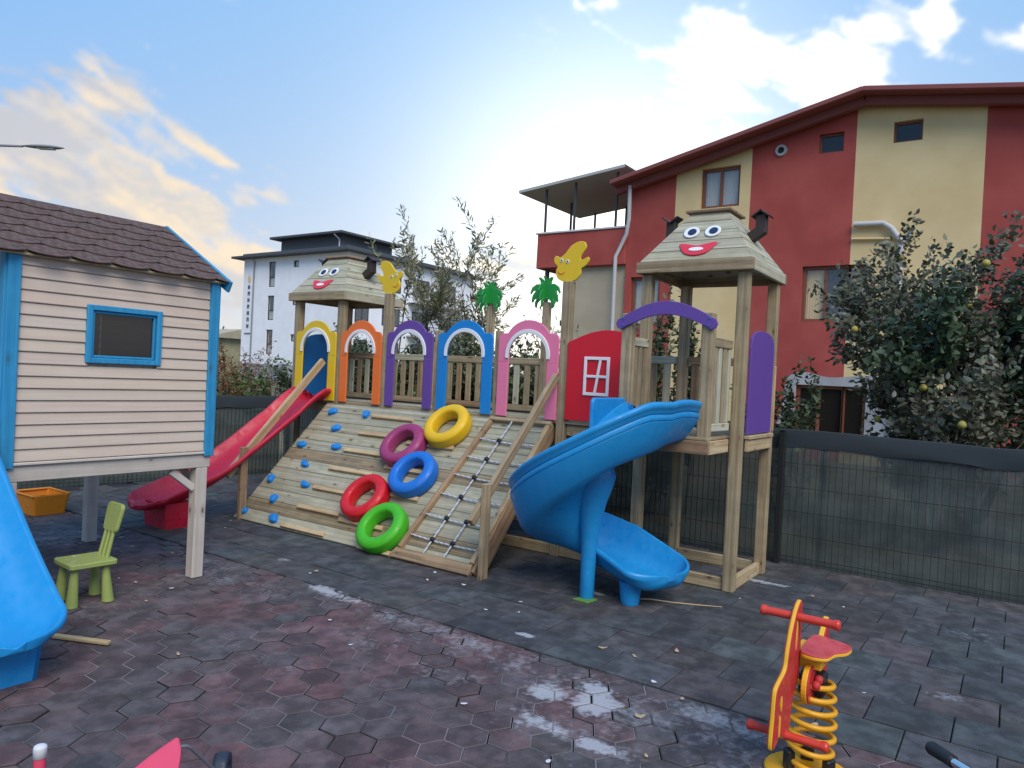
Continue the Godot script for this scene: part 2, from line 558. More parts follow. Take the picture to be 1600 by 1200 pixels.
# white plaster dust and scuffs lying on the paving, 11.2 m by 6.4 m from u -9.6, v 0.8
func dust_tex() -> ImageTexture:
	var w := 2048
	var h := 1170
	var a := noise_img(701, 0.012, 1024, 1024, 5)
	var b := noise_img(711, 0.05, 1024, 1024, 4)
	var d := noise_img(721, 0.22, 1024, 1024, 2)
	var out := PackedByteArray()
	out.resize(w * h * 4)
	var al := PackedFloat32Array()
	al.resize(w * h)
	# faint all-over scuffing
	for y in h:
		for x in w:
			var i := (y % 1024) * 1024 + (x % 1024)
			var k := (a[i] / 255.0 - 0.60) * 1.2 + (b[i] / 255.0 - 0.5) * 0.5
			var s := (d[i] / 255.0 - 0.80) * 3.0 + (b[(i * 1 + 517) % 1048576] / 255.0 - 0.62) * 1.6
			al[y * w + x] = clampf(k, 0.0, 0.12) * 0.35 + clampf(s, 0.0, 0.4) * 0.22
	# [u, v, radius u, radius v, strength, softness]; soft ones are thin powder, hard ones thick spills
	var blobs := [
		[-1.66, 3.27, 0.13, 0.13, 1.5, 0.5], [-1.73, 3.43, 0.10, 0.09, 1.35, 0.5], [-1.90, 3.22, 0.12, 0.10, 1.2, 0.7], [-1.78, 3.36, 0.3, 0.22, 0.75, 1.0],
		[-1.76, 2.92, 0.16, 0.08, 1.15, 0.7], [-1.44, 2.90, 0.14, 0.06, 1.25, 0.6], [-1.58, 2.95, 0.35, 0.2, 0.62, 1.0], [-1.55, 3.30, 0.6, 0.35, 0.55, 1.2],
		[-4.06, 3.63, 0.17, 0.06, 1.5, 0.6], [-3.85, 3.60, 0.3, 0.07, 0.9, 0.8], [-3.10, 3.52, 0.55, 0.14, 0.72, 1.2], [-2.65, 3.48, 0.5, 0.18, 0.72, 1.2], [-2.28, 3.45, 0.35, 0.2, 0.66, 1.2],
		[-3.14, 3.15, 0.3, 0.2, 0.5, 1.2], [-2.45, 3.10, 0.3, 0.22, 0.5, 1.2], [-6.95, 2.95, 0.55, 0.35, 0.62, 1.2], [-1.15, 3.5, 0.35, 0.14, 0.85, 0.9], [-0.95, 3.35, 0.3, 0.25, 0.6, 1.1],
		[-0.72, 3.10, 0.4, 0.25, 0.66, 1.1], [-5.3, 3.5, 0.5, 0.12, 0.6, 1.1], [-5.0, 3.25, 0.3, 0.2, 0.5, 1.1], [-4.6, 3.3, 0.5, 0.25, 0.42, 1.2], [-4.9, 2.4, 0.5, 0.4, 0.35, 1.2], [-2.45, 3.84, 0.07, 0.03, 1.6, 0.5],
		[-3.4, 2.6, 0.5, 0.3, 0.3, 1.3], [-1.2, 2.6, 0.5, 0.3, 0.42, 1.2], [-2.55, 4.95, 0.12, 0.03, 1.2, 0.6], [-1.72, 6.24, 0.28, 0.05, 1.2, 0.6], [-4.9, 3.95, 0.1, 0.06, 0.9, 0.9], [-0.2, 5.9, 0.4, 0.16, 0.5, 1.2], [-0.25, 4.6, 0.12, 0.07, 0.8, 1.0], [-6.6, 3.3, 0.4, 0.15, 0.55, 1.1]]
	for q in blobs:
		var cx: float = (q[0] + 9.6) / 11.2 * w
		var cy: float = (q[1] - 0.8) / 6.4 * h
		var rx: float = q[2] / 11.2 * w * 1.7
		var ry: float = q[3] / 6.4 * h * 1.7
		for y in range(maxi(0, int(cy - ry)), mini(h, int(cy + ry) + 1)):
			for x in range(maxi(0, int(cx - rx)), mini(w, int(cx + rx) + 1)):
				var e := pow((x - cx) / rx * 1.7, 2) + pow((y - cy) / ry * 1.7, 2)
				if e > 2.9:
					continue
				var i := ((y * 2) % 1024) * 1024 + ((x * 2) % 1024)
				var g: float = q[4] * exp(-e) + (a[i] / 255.0 - 0.5) * 0.8 + (b[i] / 255.0 - 0.5) * 0.9 + (d[i] / 255.0 - 0.5) * 0.35
				var s: float = clampf((g - 0.42) / (0.50 * q[5] + 0.22), 0.0, 1.0)
				var cap: float = 0.62 if q[5] < 0.85 else 0.42
				var o := y * w + x
				al[o] = maxf(al[o], s * cap * clampf(2.0 - e * 0.7, 0.0, 1.0))
	for i in w * h:
		out[i * 4] = 190
		out[i * 4 + 1] = 191
		out[i * 4 + 2] = 196
		out[i * 4 + 3] = int(clampf(al[i], 0.0, 1.0) * 255.0)
	return tex(out, w, h, Image.FORMAT_RGBA8)

# ------------------------------------------------------------------ evening sky: air, glow round the hidden sun, clouds
func sky_image(w: int, h: int) -> Image:
	var f1 := FastNoiseLite.new()
	f1.seed = 41; f1.frequency = 1.0; f1.fractal_octaves = 5; f1.noise_type = FastNoiseLite.TYPE_SIMPLEX_SMOOTH; f1.fractal_type = FastNoiseLite.FRACTAL_FBM
	var f2 := FastNoiseLite.new()
	f2.seed = 77; f2.frequency = 1.0; f2.fractal_octaves = 3; f2.noise_type = FastNoiseLite.TYPE_SIMPLEX_SMOOTH
	var im := Image.create(w, h, false, Image.FORMAT_RGBF)
	var cam := deg_to_rad(-34.5)
	var sun_az := cam + deg_to_rad(7.0)
	var sun_el := deg_to_rad(11.0)
	var sun := Vector3(sin(sun_az) * cos(sun_el), sin(sun_el), -cos(sun_az) * cos(sun_el))
	var top := h / 2 + 2
	for y in h:
		var el := PI * (0.5 - (y + 0.5) / h)
		if y > top:
			for x in w:
				im.set_pixel(x, y, Color(0.30, 0.29, 0.29))
			continue
		var se := sin(el)
		var ce := cos(el)
		var deg := rad_to_deg(el)
		for x in w:
			var az := TAU * (x + 0.5) / w
			var d := Vector3(sin(az) * ce, se, -cos(az) * ce)
			var ang := rad_to_deg(acos(clampf(d.dot(sun), -1.0, 1.0)))
			var da := rad_to_deg(wrapf(az - cam, -PI, PI))
			# clear air: paler and warmer to the horizon, warmer still under the sun
			var g2 := exp(-pow(ang / 48.0, 2.0))
			var up := clampf(1.0 - exp(-deg / 11.5) + 0.14 * (1.0 - g2), 0.0, 1.0)
			var c := Vector3(0.72, 0.70, 0.70).lerp(Vector3(0.97, 0.87, 0.71), g2).lerp(Vector3(0.17, 0.44, 0.88).lerp(Vector3(0.31, 0.56, 0.90), g2), up)
			# cloud noise: drawn out and sloping in front, turning into an even field round the rest of the sky
			var q := Vector2(da * 0.11, (deg + 0.34 * da) * 0.36)
			var wx := f2.get_noise_2d(q.x * 1.1, q.y * 1.1)
			var wy := f2.get_noise_2d(q.x * 1.1 + 31.0, q.y * 1.1)
			var n := f1.get_noise_2d(q.x + wx * 0.6 + 3.7, q.y + wy * 0.6)
			var n_to := f1.get_noise_2d(q.x * 0.6 + wx * 0.6 + 53.7, q.y * 0.55 + wy * 0.5)
			var all := clampf((absf(da) - 42.0) / 25.0, 0.0, 1.0)
			if all > 0.0:
				var k := 1.0 / (se + 0.22)
				var m := f1.get_noise_2d(d.x * k * 0.8 + 9.0, d.z * k * 0.8)
				n = lerpf(n, m, all)
				n_to = lerpf(n_to, m, all)
			var bank := 1.25 * exp(-pow((da + 26.0) / 15.5, 2.0)) * exp(-pow((deg - 9.4 + 0.30 * (da + 27.0)) / 4.8, 2.0))
			bank += 0.85 * exp(-pow((da + 29.5) / 3.2, 2.0)) * exp(-pow((deg - 17.6) / 2.3, 2.0))
			bank += 0.62 * exp(-pow((da + 23.0) / 6.0, 2.0)) * exp(-pow((deg - 14.8 + 0.4 * (da + 23.0)) / 2.0, 2.0))
			bank += 0.7 * exp(-pow((da + 34.5) / 4.5, 2.0)) * exp(-pow((deg - 14.2) / 2.0, 2.0))
			var strat := exp(-pow((da - 0.5) / 5.5, 2.0)) * exp(-pow((deg - 8.6) / 1.6, 2.0))
			var puff := exp(-pow((da - 13.5) / 4.2, 2.0)) * exp(-pow((deg - 22.5) / 3.2, 2.0)) + exp(-pow((da - 23.0) / 4.2, 2.0)) * exp(-pow((deg - 22.5) / 3.2, 2.0)) + 1.0 * exp(-pow((da - 9.0) / 15.0, 2.0)) * exp(-pow((deg - 11.0 - 0.30 * (da - 9.0)) / 4.6, 2.0))
			puff += 1.0 * exp(-pow((da - 28.8 - 0.16 * (deg - 24.0)) / 1.1, 2.0)) * exp(-pow((deg - 25.0) / 2.6, 2.0))
			puff += 0.75 * exp(-pow((da - 34.5) / 3.6, 2.0)) * exp(-pow((deg - 22.3) / 1.2, 2.0)) + 0.62 * exp(-pow((da - 5.0) / 2.6, 2.0)) * exp(-pow((deg - 27.3) / 1.3, 2.0))
			var away := all * clampf(1.2 - deg / 80.0, 0.3, 1.0)
			var cov := maxf(bank, maxf(strat, away * 0.55))
			var den := clampf((cov - 0.52 + n * 0.95) * 1.8, 0.0, 1.0)
			den = den * den * (3.0 - 2.0 * den)
			var lit := clampf(0.55 + n_to * 2.2 - (den - 0.55) * 0.75, 0.0, 1.0)
			var gold := Vector3(1.02, 0.82, 0.56)
			var grey := Vector3(0.50, 0.50, 0.55).lerp(Vector3(0.80, 0.76, 0.70), g2 * 0.75)
			c = c.lerp(grey.lerp(gold.lerp(Vector3(0.82, 0.80, 0.80), all), lit), den * 0.86)
			# white cloud lit from behind round the sun
			var dw := clampf((puff - 0.34 + n * 0.70) * 2.0, 0.0, 1.0)
			dw = dw * dw * (3.0 - 2.0 * dw)
			c = c.lerp(Vector3(1.22, 1.17, 1.08), dw * (1.0 - 0.75 * strat))
			var g := exp(-pow(ang / 13.5, 2.0))
			c += Vector3(0.85, 0.79, 0.66) * g * (1.0 - 0.8 * strat)
			im.set_pixel(x, y, Color(c.x, c.y, c.z))
	return im

# ------------------------------------------------------------------ paving and ground
func dust_uv(g: Geo) -> void:
	g.t2.resize(g.p.size())
	for i in g.p.size():
		g.t2[i] = Vector2((g.p[i].x + 9.6) / 11.2, (-g.p[i].z - 0.8) / 6.4)

# one paver: poly in (u, v), top at y, bevelled rim
func paver(g: Geo, poly: PackedVector2Array, y: float, bev: float, depth: float, tilt := Vector2.ZERO) -> void:
	var q := PackedVector2Array(poly)
	if Geometry2D.is_polygon_clockwise(q):
		q.reverse()
	var c := Vector2.ZERO
	for z in q: c += z
	c /= q.size()
	var m := q.size()
	var hgt := func(z: Vector2) -> float: return y + (z - c).dot(tilt)
	for i in m:
		var a := q[i]
		var b := q[(i + 1) % m]
		var ia := a + (c - a).normalized() * bev * 1.15
		var ib := b + (c - b).normalized() * bev * 1.15
		var e := (b - a).normalized()
		var no := Vector3(e.y, 0, e.x)
		g.tri(W(c.x, y, c.y), W(ia.x, hgt.call(ia), ia.y), W(ib.x, hgt.call(ib), ib.y), Vector3.UP)
		g.quad(W(ia.x, hgt.call(ia), ia.y), W(ib.x, hgt.call(ib), ib.y), W(b.x, hgt.call(b) - bev * 0.7, b.y), W(a.x, hgt.call(a) - bev * 0.7, a.y), (no + Vector3.UP).normalized())
		g.quad(W(a.x, hgt.call(a) - bev * 0.7, a.y), W(b.x, hgt.call(b) - bev * 0.7, b.y), W(b.x, y - depth, b.y), W(a.x, y - depth, a.y), no)

func in_view(cam: Camera3D, q: Vector3) -> bool:
	var l := cam.global_transform.affine_inverse() * q
	if l.z > -0.3:
		return false
	return absf(l.x / -l.z) < 0.73 and absf(l.y / -l.z) < 0.56

func build_ground(cam: Camera3D) -> void:
	var g := Geo.new()
	var s := 900.0
	g.quad(Vector3(-s, 0, -s), Vector3(s, 0, -s), Vector3(s, 0, s), Vector3(-s, 0, s), Vector3.UP)
	var gr := mi("ground", g.mesh(), M.earth, self, Transform3D(Basis.IDENTITY, Vector3(0, -0.05, 0)))
	tag(gr, "bare brownish earth and dry grass stretching beyond the fence", "ground", "", "structure")
	# hexagon side
	var hx := thing("hexagon_paving", W(-4, -0.02, 2.2), "reddish and grey hexagon rubber pavers with white dust spilled on them", "paving", "", "structure")
	g = Geo.new()
	g.quad(W(-9.6, -0.03, 0.2), W(1.6, -0.03, 0.2), W(1.6, -0.03, 7.25), W(-9.6, -0.03, 7.25), Vector3.UP)
	part("bed", g, M.dark_bed, hx, W(-4, -0.03, 3.6))
	var R := 0.188 / sqrt(3.0)
	var cells := []
	for i in range(-44, 26):
		for j in range(-13, 9):
			var u := -2.43 + i * 0.1628
			var v := 2.33 + j * 0.188 + (0.094 if posmod(i, 2) == 1 else 0.0)
			if u < -9.4 or u > 1.4 or v > 3.74 or v < 0.3:
				continue
			cells.append([i, j, u, v, Vector3(u, 0, -v).distance_to(cam.position), in_view(cam, Vector3(u, 0, -v))])
	cells.sort_custom(func(a, b): return (a[4] + (0.0 if a[5] else 1000.0)) < (b[4] + (0.0 if b[5] else 1000.0)))
	var clip := PackedVector2Array([Vector2(-12, -2), Vector2(5, -2), Vector2(5, 3.652), Vector2(-12, 3.652)])
	var rest := Geo.new()
	var fill := Geo.new()
	var count := 0
	var tone := FastNoiseLite.new()
	tone.seed = 5; tone.frequency = 0.55; tone.fractal_octaves = 3
	for q in cells:
		var i: int = q[0]
		var j: int = q[1]
		# mats of several hexagons cast together; their seams are open cracks
		var key := func(a: int, b: int) -> Vector2i: return Vector2i(floori((a + 0.3 * b) / 6.0), floori((b + a * 0.5 + 100.0) / 4.0))
		var mat_key: Vector2i = key.call(i, j)
		var mh := RandomNumberGenerator.new()
		mh.seed = mat_key.x * 7919 + mat_key.y * 104729
		var y := mh.randf_range(-0.004, 0.002)
		var tl := Vector2(mh.randf_range(-0.006, 0.006), mh.randf_range(-0.006, 0.006))
		var red := mh.randf_range(0.0, 0.75)
		var poly := PackedVector2Array()
		var full := PackedVector2Array()
		# neighbours across each flat, to find the seams
		var odd := posmod(i, 2) == 1
		var nb := [[i + 1, j + (1 if odd else 0)], [i, j + 1], [i - 1, j + (1 if odd else 0)], [i - 1, j + (0 if odd else -1)], [i, j - 1], [i + 1, j + (0 if odd else -1)]]
		var inset := []
		for k in 6:
			inset.append(0.0062 if key.call(nb[k][0], nb[k][1]) != mat_key else 0.0022)
		for k in 6:
			var a := TAU * k / 6.0
			var cen := Vector2(q[2], q[3])
			# vertex k lies between flats k-1 and k; flat k faces angle 30 + 60 k
			var i0: float = inset[(k + 5) % 6]
			var i1: float = inset[k]
			var n0 := Vector2(cos(a - PI / 6), sin(a - PI / 6))
			var n1 := Vector2(cos(a + PI / 6), sin(a + PI / 6))
			var vx := Vector2(cos(a), sin(a)) * R
			full.append(cen + vx - (n0 * maxf(0.0, i0 - 0.0022) + n1 * maxf(0.0, i1 - 0.0022)) * 0.67)
			poly.append(cen + vx - (n0 * (i0 + 0.0004) + n1 * (i1 + 0.0004)) * 0.67)
		var cl := Geometry2D.intersect_polygons(poly, clip)
		if cl.is_empty() or cl[0].size() < 3:
			continue
		var area := 0.0
		for k in cl[0].size():
			area += cl[0][k].cross(cl[0][(k + 1) % cl[0].size()])
		if absf(area) < 0.002:
			continue
		var k2 := tone.get_noise_2d(q[2] * 1.6, q[3] * 1.6) * 0.9 + red * 0.85 + rng.randf_range(-0.34, 0.34)
		k2 = clampf(k2 + 0.05, 0.0, 1.0)
		var col := Color(0.102, 0.086, 0.090).lerp(Color(0.148, 0.076, 0.080), k2)
		var br := rng.randf_range(0.82, 1.16)
		col = Color(col.r * br, col.g * br, col.b * br)
		var fk := clampf(0.55 + tone.get_noise_2d(q[2] * 3.0 + 20.0, q[3] * 3.0) * 1.1 + rng.randf_range(-0.15, 0.15), 0.22, 1.0)
		fill.col = Color(fk, fk, fk)
		fill.tri(W(full[0].x, y - 0.0032, minf(full[0].y, 3.652)), W(full[1].x, y - 0.0032, minf(full[1].y, 3.652)), W(full[2].x, y - 0.0032, minf(full[2].y, 3.652)), Vector3.UP)
		for k in range(2, 5):
			fill.tri(W(full[0].x, y - 0.0032, minf(full[0].y, 3.652)), W(full[k].x, y - 0.0032, minf(full[k].y, 3.652)), W(full[k + 1].x, y - 0.0032, minf(full[k + 1].y, 3.652)), Vector3.UP)
		var jit := Vector2(rng.randf_range(-0.004, 0.004), rng.randf_range(-0.004, 0.004))
		if count < 300 and q[5]:
			count += 1
			g = Geo.new()
			g.col = col
			paver(g, cl[0], y, 0.0035, 0.014, tl + jit)
			dust_uv(g)
			part("paver", g, M.rubber, hx, W(q[2], 0, q[3]))
		else:
			rest.col = col
			paver(rest, cl[0], y, 0.0035, 0.014, tl + jit)
	dust_uv(rest)
	var ro := part("farther_pavers", rest, M.rubber, hx)
	ro.set_meta("kind", "stuff")
	var fo := part("joint_dust", fill, M.joint_dust, hx)
	fo.set_meta("kind", "stuff")
	# square tile side
	var sq := thing("rubber_tile_paving", W(-4, -0.02, 5.4), "dark slate square rubber tiles laid in running bond under the play structure", "paving", "", "structure")
	for k in 10:
		var v0 := 3.664 + 0.345 * k
		var off := 0.0 if k % 2 == 0 else 0.185
		for i in range(-24, 6):
			var u0 := -0.37 + off + i * 0.37
			if u0 < -9.5 or u0 > 1.3:
				continue
			var a := rng.randf_range(0.0015, 0.0035)
			var e := rng.randf_range(0.004, 0.0065)
			var poly := PackedVector2Array([Vector2(u0 + a, v0 + e), Vector2(u0 + 0.37 - a, v0 + e), Vector2(u0 + 0.37 - a, v0 + 0.345 - e), Vector2(u0 + a, v0 + 0.345 - e)])
			var col: Color = [Color(0.056, 0.056, 0.060), Color(0.052, 0.058, 0.060), Color(0.060, 0.056, 0.059), Color(0.060, 0.056, 0.055), Color(0.068, 0.056, 0.057), Color(0.050, 0.051, 0.055)][rng.randi() % 6]
			var br := rng.randf_range(0.98, 1.65)
			g = Geo.new()
			g.col = Color(col.r * br, col.g * br, col.b * br)
			paver(g, poly, rng.randf_range(-0.001, 0.004), 0.005, 0.02, Vector2(rng.randf_range(-0.007, 0.007), rng.randf_range(-0.007, 0.007)))
			dust_uv(g)
			part("tile", g, M.rubber, sq, W(u0 + 0.185, 0, v0 + 0.17))

# ------------------------------------------------------------------ the big wooden play structure
const RAMP_TH := 0.8285
func RP(u: float, s: float, off: float) -> Vector3:
	var c := cos(RAMP_TH)
	var n := sin(RAMP_TH)
	return W(u, s * n + off * c, 4.63 + s * c - off * n)
func ramp_basis() -> Basis:   # x along u, y up the normal, z down the slope
	var x := Vector3(1, 0, 0)
	var y := Vector3(0, cos(RAMP_TH), sin(RAMP_TH))
	return Basis(x, y, x.cross(y))

func pine() -> Material:
	return M["pine_%d" % [0, 0, 1, 2][rng.randi() % 4]]

func arch_outline(u0: float, u1: float, y0: float, scale_y := 1.0) -> Array:
	# upper piece of an arched panel: outer shoulders and crown, then the opening
	var c := (u0 + u1) / 2
	var h := (u1 - u0) / 2
	var q := []
	q.append(Vector2(u0, y0))
	q.append(Vector2(u0, y0 + 0.20))
	for k in 4:
		var a := PI - k / 3.0 * 1.1
		q.append(Vector2(u0 + 0.06 + 0.06 * cos(a), y0 + 0.22 + 0.055 * sin(a)))
	var r := h * 0.80
	for k in 15:
		var a := 2.62 - k / 14.0 * (2.62 - (PI - 2.62))
		q.append(Vector2(c + r * cos(a), y0 + 0.395 - r * 0.93 + r * 0.93 * sin(a)))
	for k in 4:
		var a := 1.1 - k / 3.0 * 1.1
		q.append(Vector2(u1 - 0.06 + 0.06 * cos(a), y0 + 0.22 + 0.055 * sin(a)))
	q.append(Vector2(u1, y0 + 0.20))
	q.append(Vector2(u1, y0))
	var ri := h * 0.645
	q.append(Vector2(c + ri, y0))
	for k in 17:
		var a := PI * k / 16.0
		q.append(Vector2(c + ri * cos(a), y0 + 0.06 + ri * 1.0 * sin(a)))
	q.append(Vector2(c - ri, y0))
	return q

func arch_panel(t: Node, u0: float, u1: float, mat: Material, label: String) -> void:
	var a := node_part("arch_panel", t, W((u0 + u1) / 2, 1.22, 5.715))
	a.set_meta("label", label)
	var c := (u0 + u1) / 2
	var h := (u1 - u0) / 2
	var y0 := 1.735
	plate_v("arch_top", a, PackedVector2Array(arch_outline(u0, u1, y0)), 5.712, 0.019, mat)
	var ri := h * 0.645
	plate_v("side", a, PackedVector2Array([Vector2(u0, 1.222), Vector2(c - ri, 1.222), Vector2(c - ri, y0 - 0.0015), Vector2(u0, y0 - 0.0015)]), 5.712, 0.019, mat)
	plate_v("side", a, PackedVector2Array([Vector2(c + ri, 1.222), Vector2(u1, 1.222), Vector2(u1, y0 - 0.0015), Vector2(c + ri, y0 - 0.0015)]), 5.712, 0.019, mat)
	var tr := PackedVector2Array()
	for k in 17:
		var g := PI * k / 16.0
		tr.append(Vector2(c + (ri + 0.034) * cos(g), y0 + 0.06 + (ri + 0.034) * sin(g)))
	tr.append(Vector2(c - ri - 0.030, y0 + 0.035))
	tr.append(Vector2(c - ri + 0.004, y0 + 0.035))
	for k in 17:
		var g := PI - PI * k / 16.0
		tr.append(Vector2(c + (ri - 0.004) * cos(g), y0 + 0.06 + (ri - 0.004) * sin(g)))
	tr.append(Vector2(c + ri - 0.004, y0 + 0.035))
	tr.append(Vector2(c + ri + 0.030, y0 + 0.035))
	plate_v("arch_trim", a, tr, 5.696, 0.012, M.white_sheet)

func tomb(u_face: float, t: Node, v0: float, v1: float, y0: float, y1: float, mat: Material, called: String, label: String) -> void:
	var h := (v1 - v0) / 2
	var q := PackedVector2Array([Vector2(-h, y0), Vector2(h, y0)])
	for k in 13:
		var a := PI * k / 12.0
		q.append(Vector2(h * cos(a), y1 - 0.15 + 0.15 * pow(maxf(sin(a), 0.0), 0.62)))
	var o := plate_b(called, t, q, W(u_face, 0, (v0 + v1) / 2), Basis(Vector3(0, 0, -1), Vector3(0, 1, 0), Vector3(1, 0, 0)), 0.019, mat)
	o.set_meta("label", label)

func tower_roof(t: Node, cu: float, cv: float, hb: float, ht: float, yb: float, yt: float, label: String) -> void:
	var r := node_part("roof", t, W(cu, yb, cv))
	r.set_meta("label", label)
	# eave frame
	var f := hb + 0.004
	bd("eave_board", r, W(cu - f - 0.02, yb - 0.045, cv - f), W(cu + f + 0.02, yb - 0.045, cv - f), 0.035, 0.092, M.pine_0)
	bd("eave_board", r, W(cu - f - 0.02, yb - 0.045, cv + f), W(cu + f + 0.02, yb - 0.045, cv + f), 0.035, 0.092, M.pine_0)
	bd("eave_board", r, W(cu + f, yb - 0.045, cv - f + 0.018), W(cu + f, yb - 0.045, cv + f - 0.018), 0.035, 0.088, M.pine_1)
	bd("eave_board", r, W(cu - f, yb - 0.045, cv - f + 0.018), W(cu - f, yb - 0.045, cv + f - 0.018), 0.035, 0.088, M.pine_0)
	var run := hb - ht
	var rise := yt - yb
	var sl := sqrt(run * run + rise * rise)
	for k in 4:
		var o: Vector3 = [Vector3(0, 0, 1), Vector3(1, 0, 0), Vector3(0, 0, -1), Vector3(-1, 0, 0)][k]
		var x: Vector3 = Vector3.UP.cross(o)
		var y := (Vector3.UP * rise - o * run).normalized()
		var z := x.cross(y)
		var base := W(cu, yb, cv) + o * hb
		for i in 5:
			var a := sl * i / 5.0 + 0.0025
			var b := sl * (i + 1) / 5.0 - 0.0025
			var wa := lerpf(hb, ht, a / sl) - 0.001
			var wb := lerpf(hb, ht, b / sl) - 0.001
			var g := Geo.new()
			g.col = tint(0.88, 0.09)
			g.plate(Vector3.ZERO, Basis.IDENTITY, PackedVector2Array([Vector2(-wa, a), Vector2(wa, a), Vector2(wb, b), Vector2(-wb, b)]), 0.018, 0.0025)
			for q in g.t.size():
				g.t[q] += Vector2(i * 0.7 + k * 0.31, i * 0.37 + k * 0.2)
			mi("roof_board", g.mesh(), M.pine_1, r, Transform3D(Basis(x, y, z), base))
		if k == 0:
			var fb := Basis(x, y, z)
			for e in [-1.0, 1.0]:
				plate_b("eye", r, ellipse(0.066, 0.062), base + y * (sl * 0.56) + x * (e * 0.09) + z * 0.017, fb, 0.012, M.white_sheet)
				plate_b("pupil", r, ellipse(0.037, 0.036), base + y * (sl * 0.555) + x * (e * 0.09 + 0.008) + z * 0.026, fb, 0.008, M.navy_sheet)
			var mo := smooth_closed([Vector2(-0.155, 0.065), Vector2(-0.1, 0.062), Vector2(0, 0.04), Vector2(0.1, 0.062), Vector2(0.155, 0.068), Vector2(0.145, 0.03), Vector2(0.09, -0.045), Vector2(0, -0.07), Vector2(-0.09, -0.045), Vector2(-0.145, 0.03)], 4)
			plate_b("mouth", r, mo, base + y * (sl * 0.20) + z * 0.017, fb, 0.012, M.lip_red_sheet)
			plate_b("teeth", r, ellipse(0.062, 0.022), base + y * (sl * 0.185) + z * 0.026, fb, 0.008, M.white_sheet)
	box_part("cap", r, cu - ht - 0.045, cu + ht + 0.045, yt + 0.002, yt + 0.024, cv - ht - 0.045, cv + ht + 0.045, M.pine_2)
	for s in [-1.0, 1.0]:
		var g := Geo.new()
		var at := func(x: float, y: float) -> Vector3: return Vector3(x * s, y, 0)
		var bx := Basis(Vector3(0.83 * s, 0.56, 0).normalized(), Vector3(-0.56 * s, 0.83, 0).normalized(), Vector3(0, 0, s))
		g.cbox(at.call(0.325, 0.255), bx, Vector3(0.21, 0.082, 0.082), 0.004)
		g.cbox(at.call(0.392, 0.352), Basis.IDENTITY, Vector3(0.080, 0.150, 0.080), 0.004)
		for e in [-1.0, 1.0]:
			var rb := Basis(Vector3(0, 0, 1), -e * s * 0.62)
			g.cbox(at.call(0.392 + e * 0.033 * s, 0.436), rb, Vector3(0.098, 0.013, 0.135), 0.002)
		mi("chimney", g.mesh(), M.chimney_brown, r, Transform3D(Basis.IDENTITY, W(cu, yb, cv)))

func moon(t: Node, u: float, y: float, v: float, mirror: float, label: String) -> void:
	var px := [[965, 120], [972, 150], [948, 190], [944, 215], [960, 214], [985, 203], [991, 222], [975, 250], [950, 268], [948, 300], [925, 330], [905, 338], [905, 353], [866, 353], [866, 338], [842, 335], [815, 312], [808, 275], [816, 248], [799, 228], [794, 200], [806, 186], [826, 196], [846, 186], [866, 163], [888, 133], [920, 114], [948, 111]]
	var q := PackedVector2Array()
	var sm := []
	for k in px:
		sm.append(Vector2((k[0] - 886) * 0.00185 * mirror, (353 - k[1]) * 0.00156 - 0.02))
	q = smooth_closed(sm, 3)
	var n := node_part("moon_figure", t, W(u, y, v))
	n.set_meta("label", label)
	plate_b("board", n, q, W(u, y, v), Basis.IDENTITY, 0.019, M.yellow_sheet)
	var at := func(x: float, z: float) -> Vector3: return W(u + (x - 886) * 0.00185 * mirror, y + (353 - z) * 0.00156 - 0.02, v - 0.012)
	for e in [[840, 215], [874, 223]]:
		plate_b("eye", n, ellipse(0.017, 0.017, 16), at.call(e[0], e[1]), Basis.IDENTITY, 0.006, M.white_sheet, 0.001)
		plate_b("pupil", n, ellipse(0.007, 0.009, 12), at.call(e[0], e[1]) + Vector3(0, 0, 0.004), Basis.IDENTITY, 0.004, M.navy_sheet, 0.001)
	var sm2 := PackedVector2Array()
	for k in 9:
		var a := 3.4 + k / 8.0 * 2.3
		sm2.append(Vector2(0.040 * cos(a) * mirror, 0.040 * sin(a)))
	for k in 9:
		var a := 5.7 - k / 8.0 * 2.3
		sm2.append(Vector2(0.031 * cos(a) * mirror, 0.033 * sin(a)))
	plate_b("mouth", n, sm2, at.call(842, 270), Basis.IDENTITY, 0.006, M.orange_sheet, 0.001)

func palm_top(t: Node, u: float, y: float, v: float) -> void:
	var h := [[0.0, 0.06], [0.02, 0.125], [0.055, 0.15], [0.078, 0.145], [0.055, 0.118], [0.05, 0.088], [0.095, 0.088], [0.14, 0.06], [0.158, 0.012], [0.15, -0.002], [0.125, 0.03], [0.1, 0.03], [0.132, -0.012], [0.14, -0.065], [0.125, -0.078], [0.112, -0.05], [0.086, -0.035], [0.104, -0.075], [0.1, -0.115], [0.084, -0.125], [0.076, -0.08], [0.046, -0.05]]
	var q := PackedVector2Array()
	for k in h:
		q.append(Vector2(k[0], k[1]) * 1.17)
	for k in range(h.size() - 1, 0, -1):
		q.append(Vector2(-h[k][0], h[k][1]) * 1.17)
	var n := node_part("palm_crown", t, W(u, y, v))
	n.set_meta("label", "green flat board cut as a palm crown")
	plate_b("frond_board", n, q, W(u, y, v - 0.05), Basis.IDENTITY, 0.016, M.green_sheet)
	plate_b("frond_board", n, q, W(u, y + 0.01, v), Basis(Vector3(0, 0, -1), Vector3.UP, Vector3(1, 0, 0)), 0.016, M.green_sheet)

